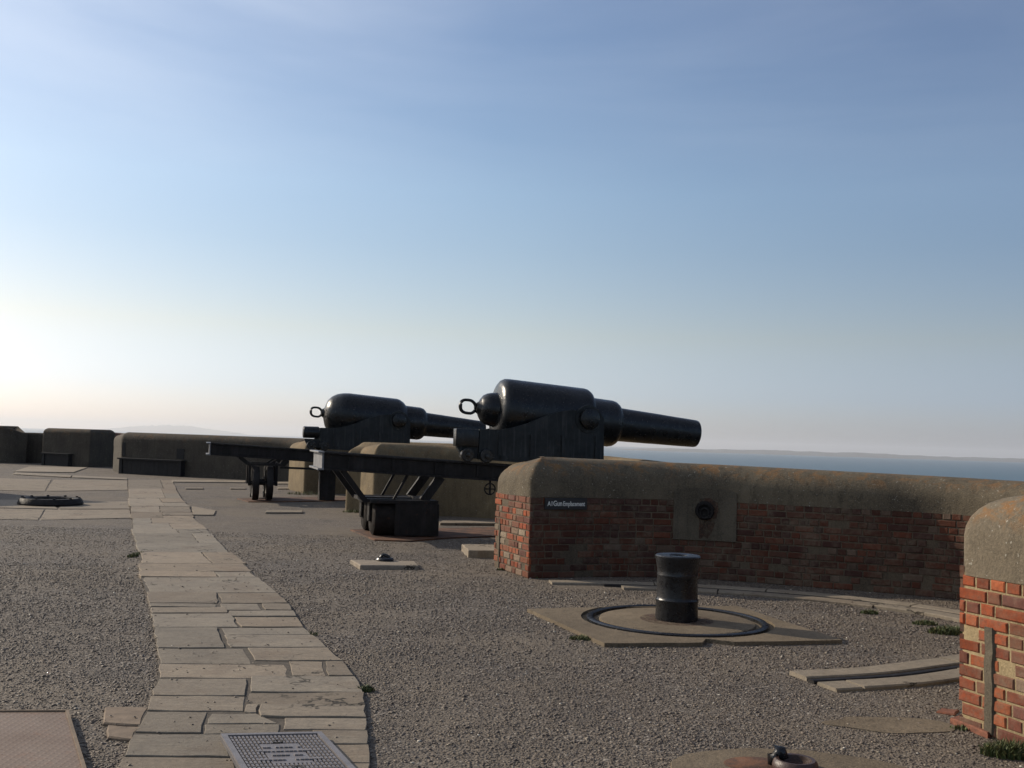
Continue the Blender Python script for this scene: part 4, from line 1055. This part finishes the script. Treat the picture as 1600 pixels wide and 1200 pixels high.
# ------------------------------------------------------------------ light and sky
SUN_EL = R(25); sd = Vector((-.883*math.cos(SUN_EL), .469*math.cos(SUN_EL), math.sin(SUN_EL))).normalized()
su = bpy.data.lights.new('sun', 'SUN'); su.energy = 4.6; su.angle = R(.55); su.color = (1, .87, .70)
so = bpy.data.objects.new('sun', su); C.objects.link(so); so.rotation_euler = sd.to_track_quat('Z', 'Y').to_euler()
w = bpy.data.worlds.new('World'); S.world = w; w.use_nodes = True; nt = w.node_tree; nt.nodes.clear(); n = N(nt)
sky = n.n('ShaderNodeTexSky', sky_type='NISHITA'); sky.sun_disc = False; sky.sun_elevation = SUN_EL; sky.sun_rotation = R(-62)
sky.altitude = 80; sky.air_density = 1.0; sky.dust_density = 0.75; sky.ozone_density = 2.6
tc = n.n('ShaderNodeTexCoord'); mp = n.n('ShaderNodeMapping'); mp.inputs['Scale'].default_value = (1.2, 1.2, 6); mp.inputs['Rotation'].default_value = (.25, .1, .5); n.l(tc.outputs['Generated'], mp.inputs[0])
cl = n.ramp(n.noise(mp.outputs[0], 2.2, 7, .55, .9), [(.5, 0), (.85, .06)])
zc_ = n.sep(tc.outputs['Generated'])[2]; msk = n.ramp(zc_, [(.18, 0), (.42, 1)])
side = n.ramp(n.math('MULTIPLY', n.sep(tc.outputs['Generated'])[0], -1), [(.02, .25), (.42, 1)])
veil = n.ramp(n.noise(mp.outputs[0], 1.1, 5, .55, .6), [(.3, .22), (.75, .8)])
cl = n.mix(side, cl, veil)
# sea-level atmosphere is whiter near the horizon and deeper overhead than the clean model sky
grade = n.ramp(zc_, [(.0, (.585, .58, .78)), (.045, (.60, .575, .72)), (.10, (.73, .59, .54)), (.23, (.70, .645, .61)), (.42, (.42, .47, .54)), (.9, (.28, .31, .40))])
base = n.mix(1, sky.outputs[0], grade, 'MULTIPLY')
base = n.mix(1, base, n.ramp(n.math('ADD', n.sep(tc.outputs['Generated'])[0], .5), [(.05, (1, 1, 1)), (.5, (.93, .94, .95)), (.95, (.74, .77, .84))]), 'MULTIPLY')
base = n.mix(1, base, (2.1, 2.17, 2.15), 'MULTIPLY')
skyc = n.mix(n.math('MULTIPLY', cl, msk), base, (11.6, 12, 12.6))
bg = n.n('ShaderNodeBackground'); bg.inputs[1].default_value = .10; n.l(skyc, bg.inputs[0])
wo = n.n('ShaderNodeOutputWorld'); n.l(bg.outputs[0], wo.inputs[0])
S.view_settings.view_transform = 'Standard'; S.view_settings.look = 'None'; S.view_settings.gamma = 1; S.view_settings.exposure = 0
S.render.engine = 'CYCLES'
S.cycles.volume_bounces = 0
S.cycles.max_bounces = 6
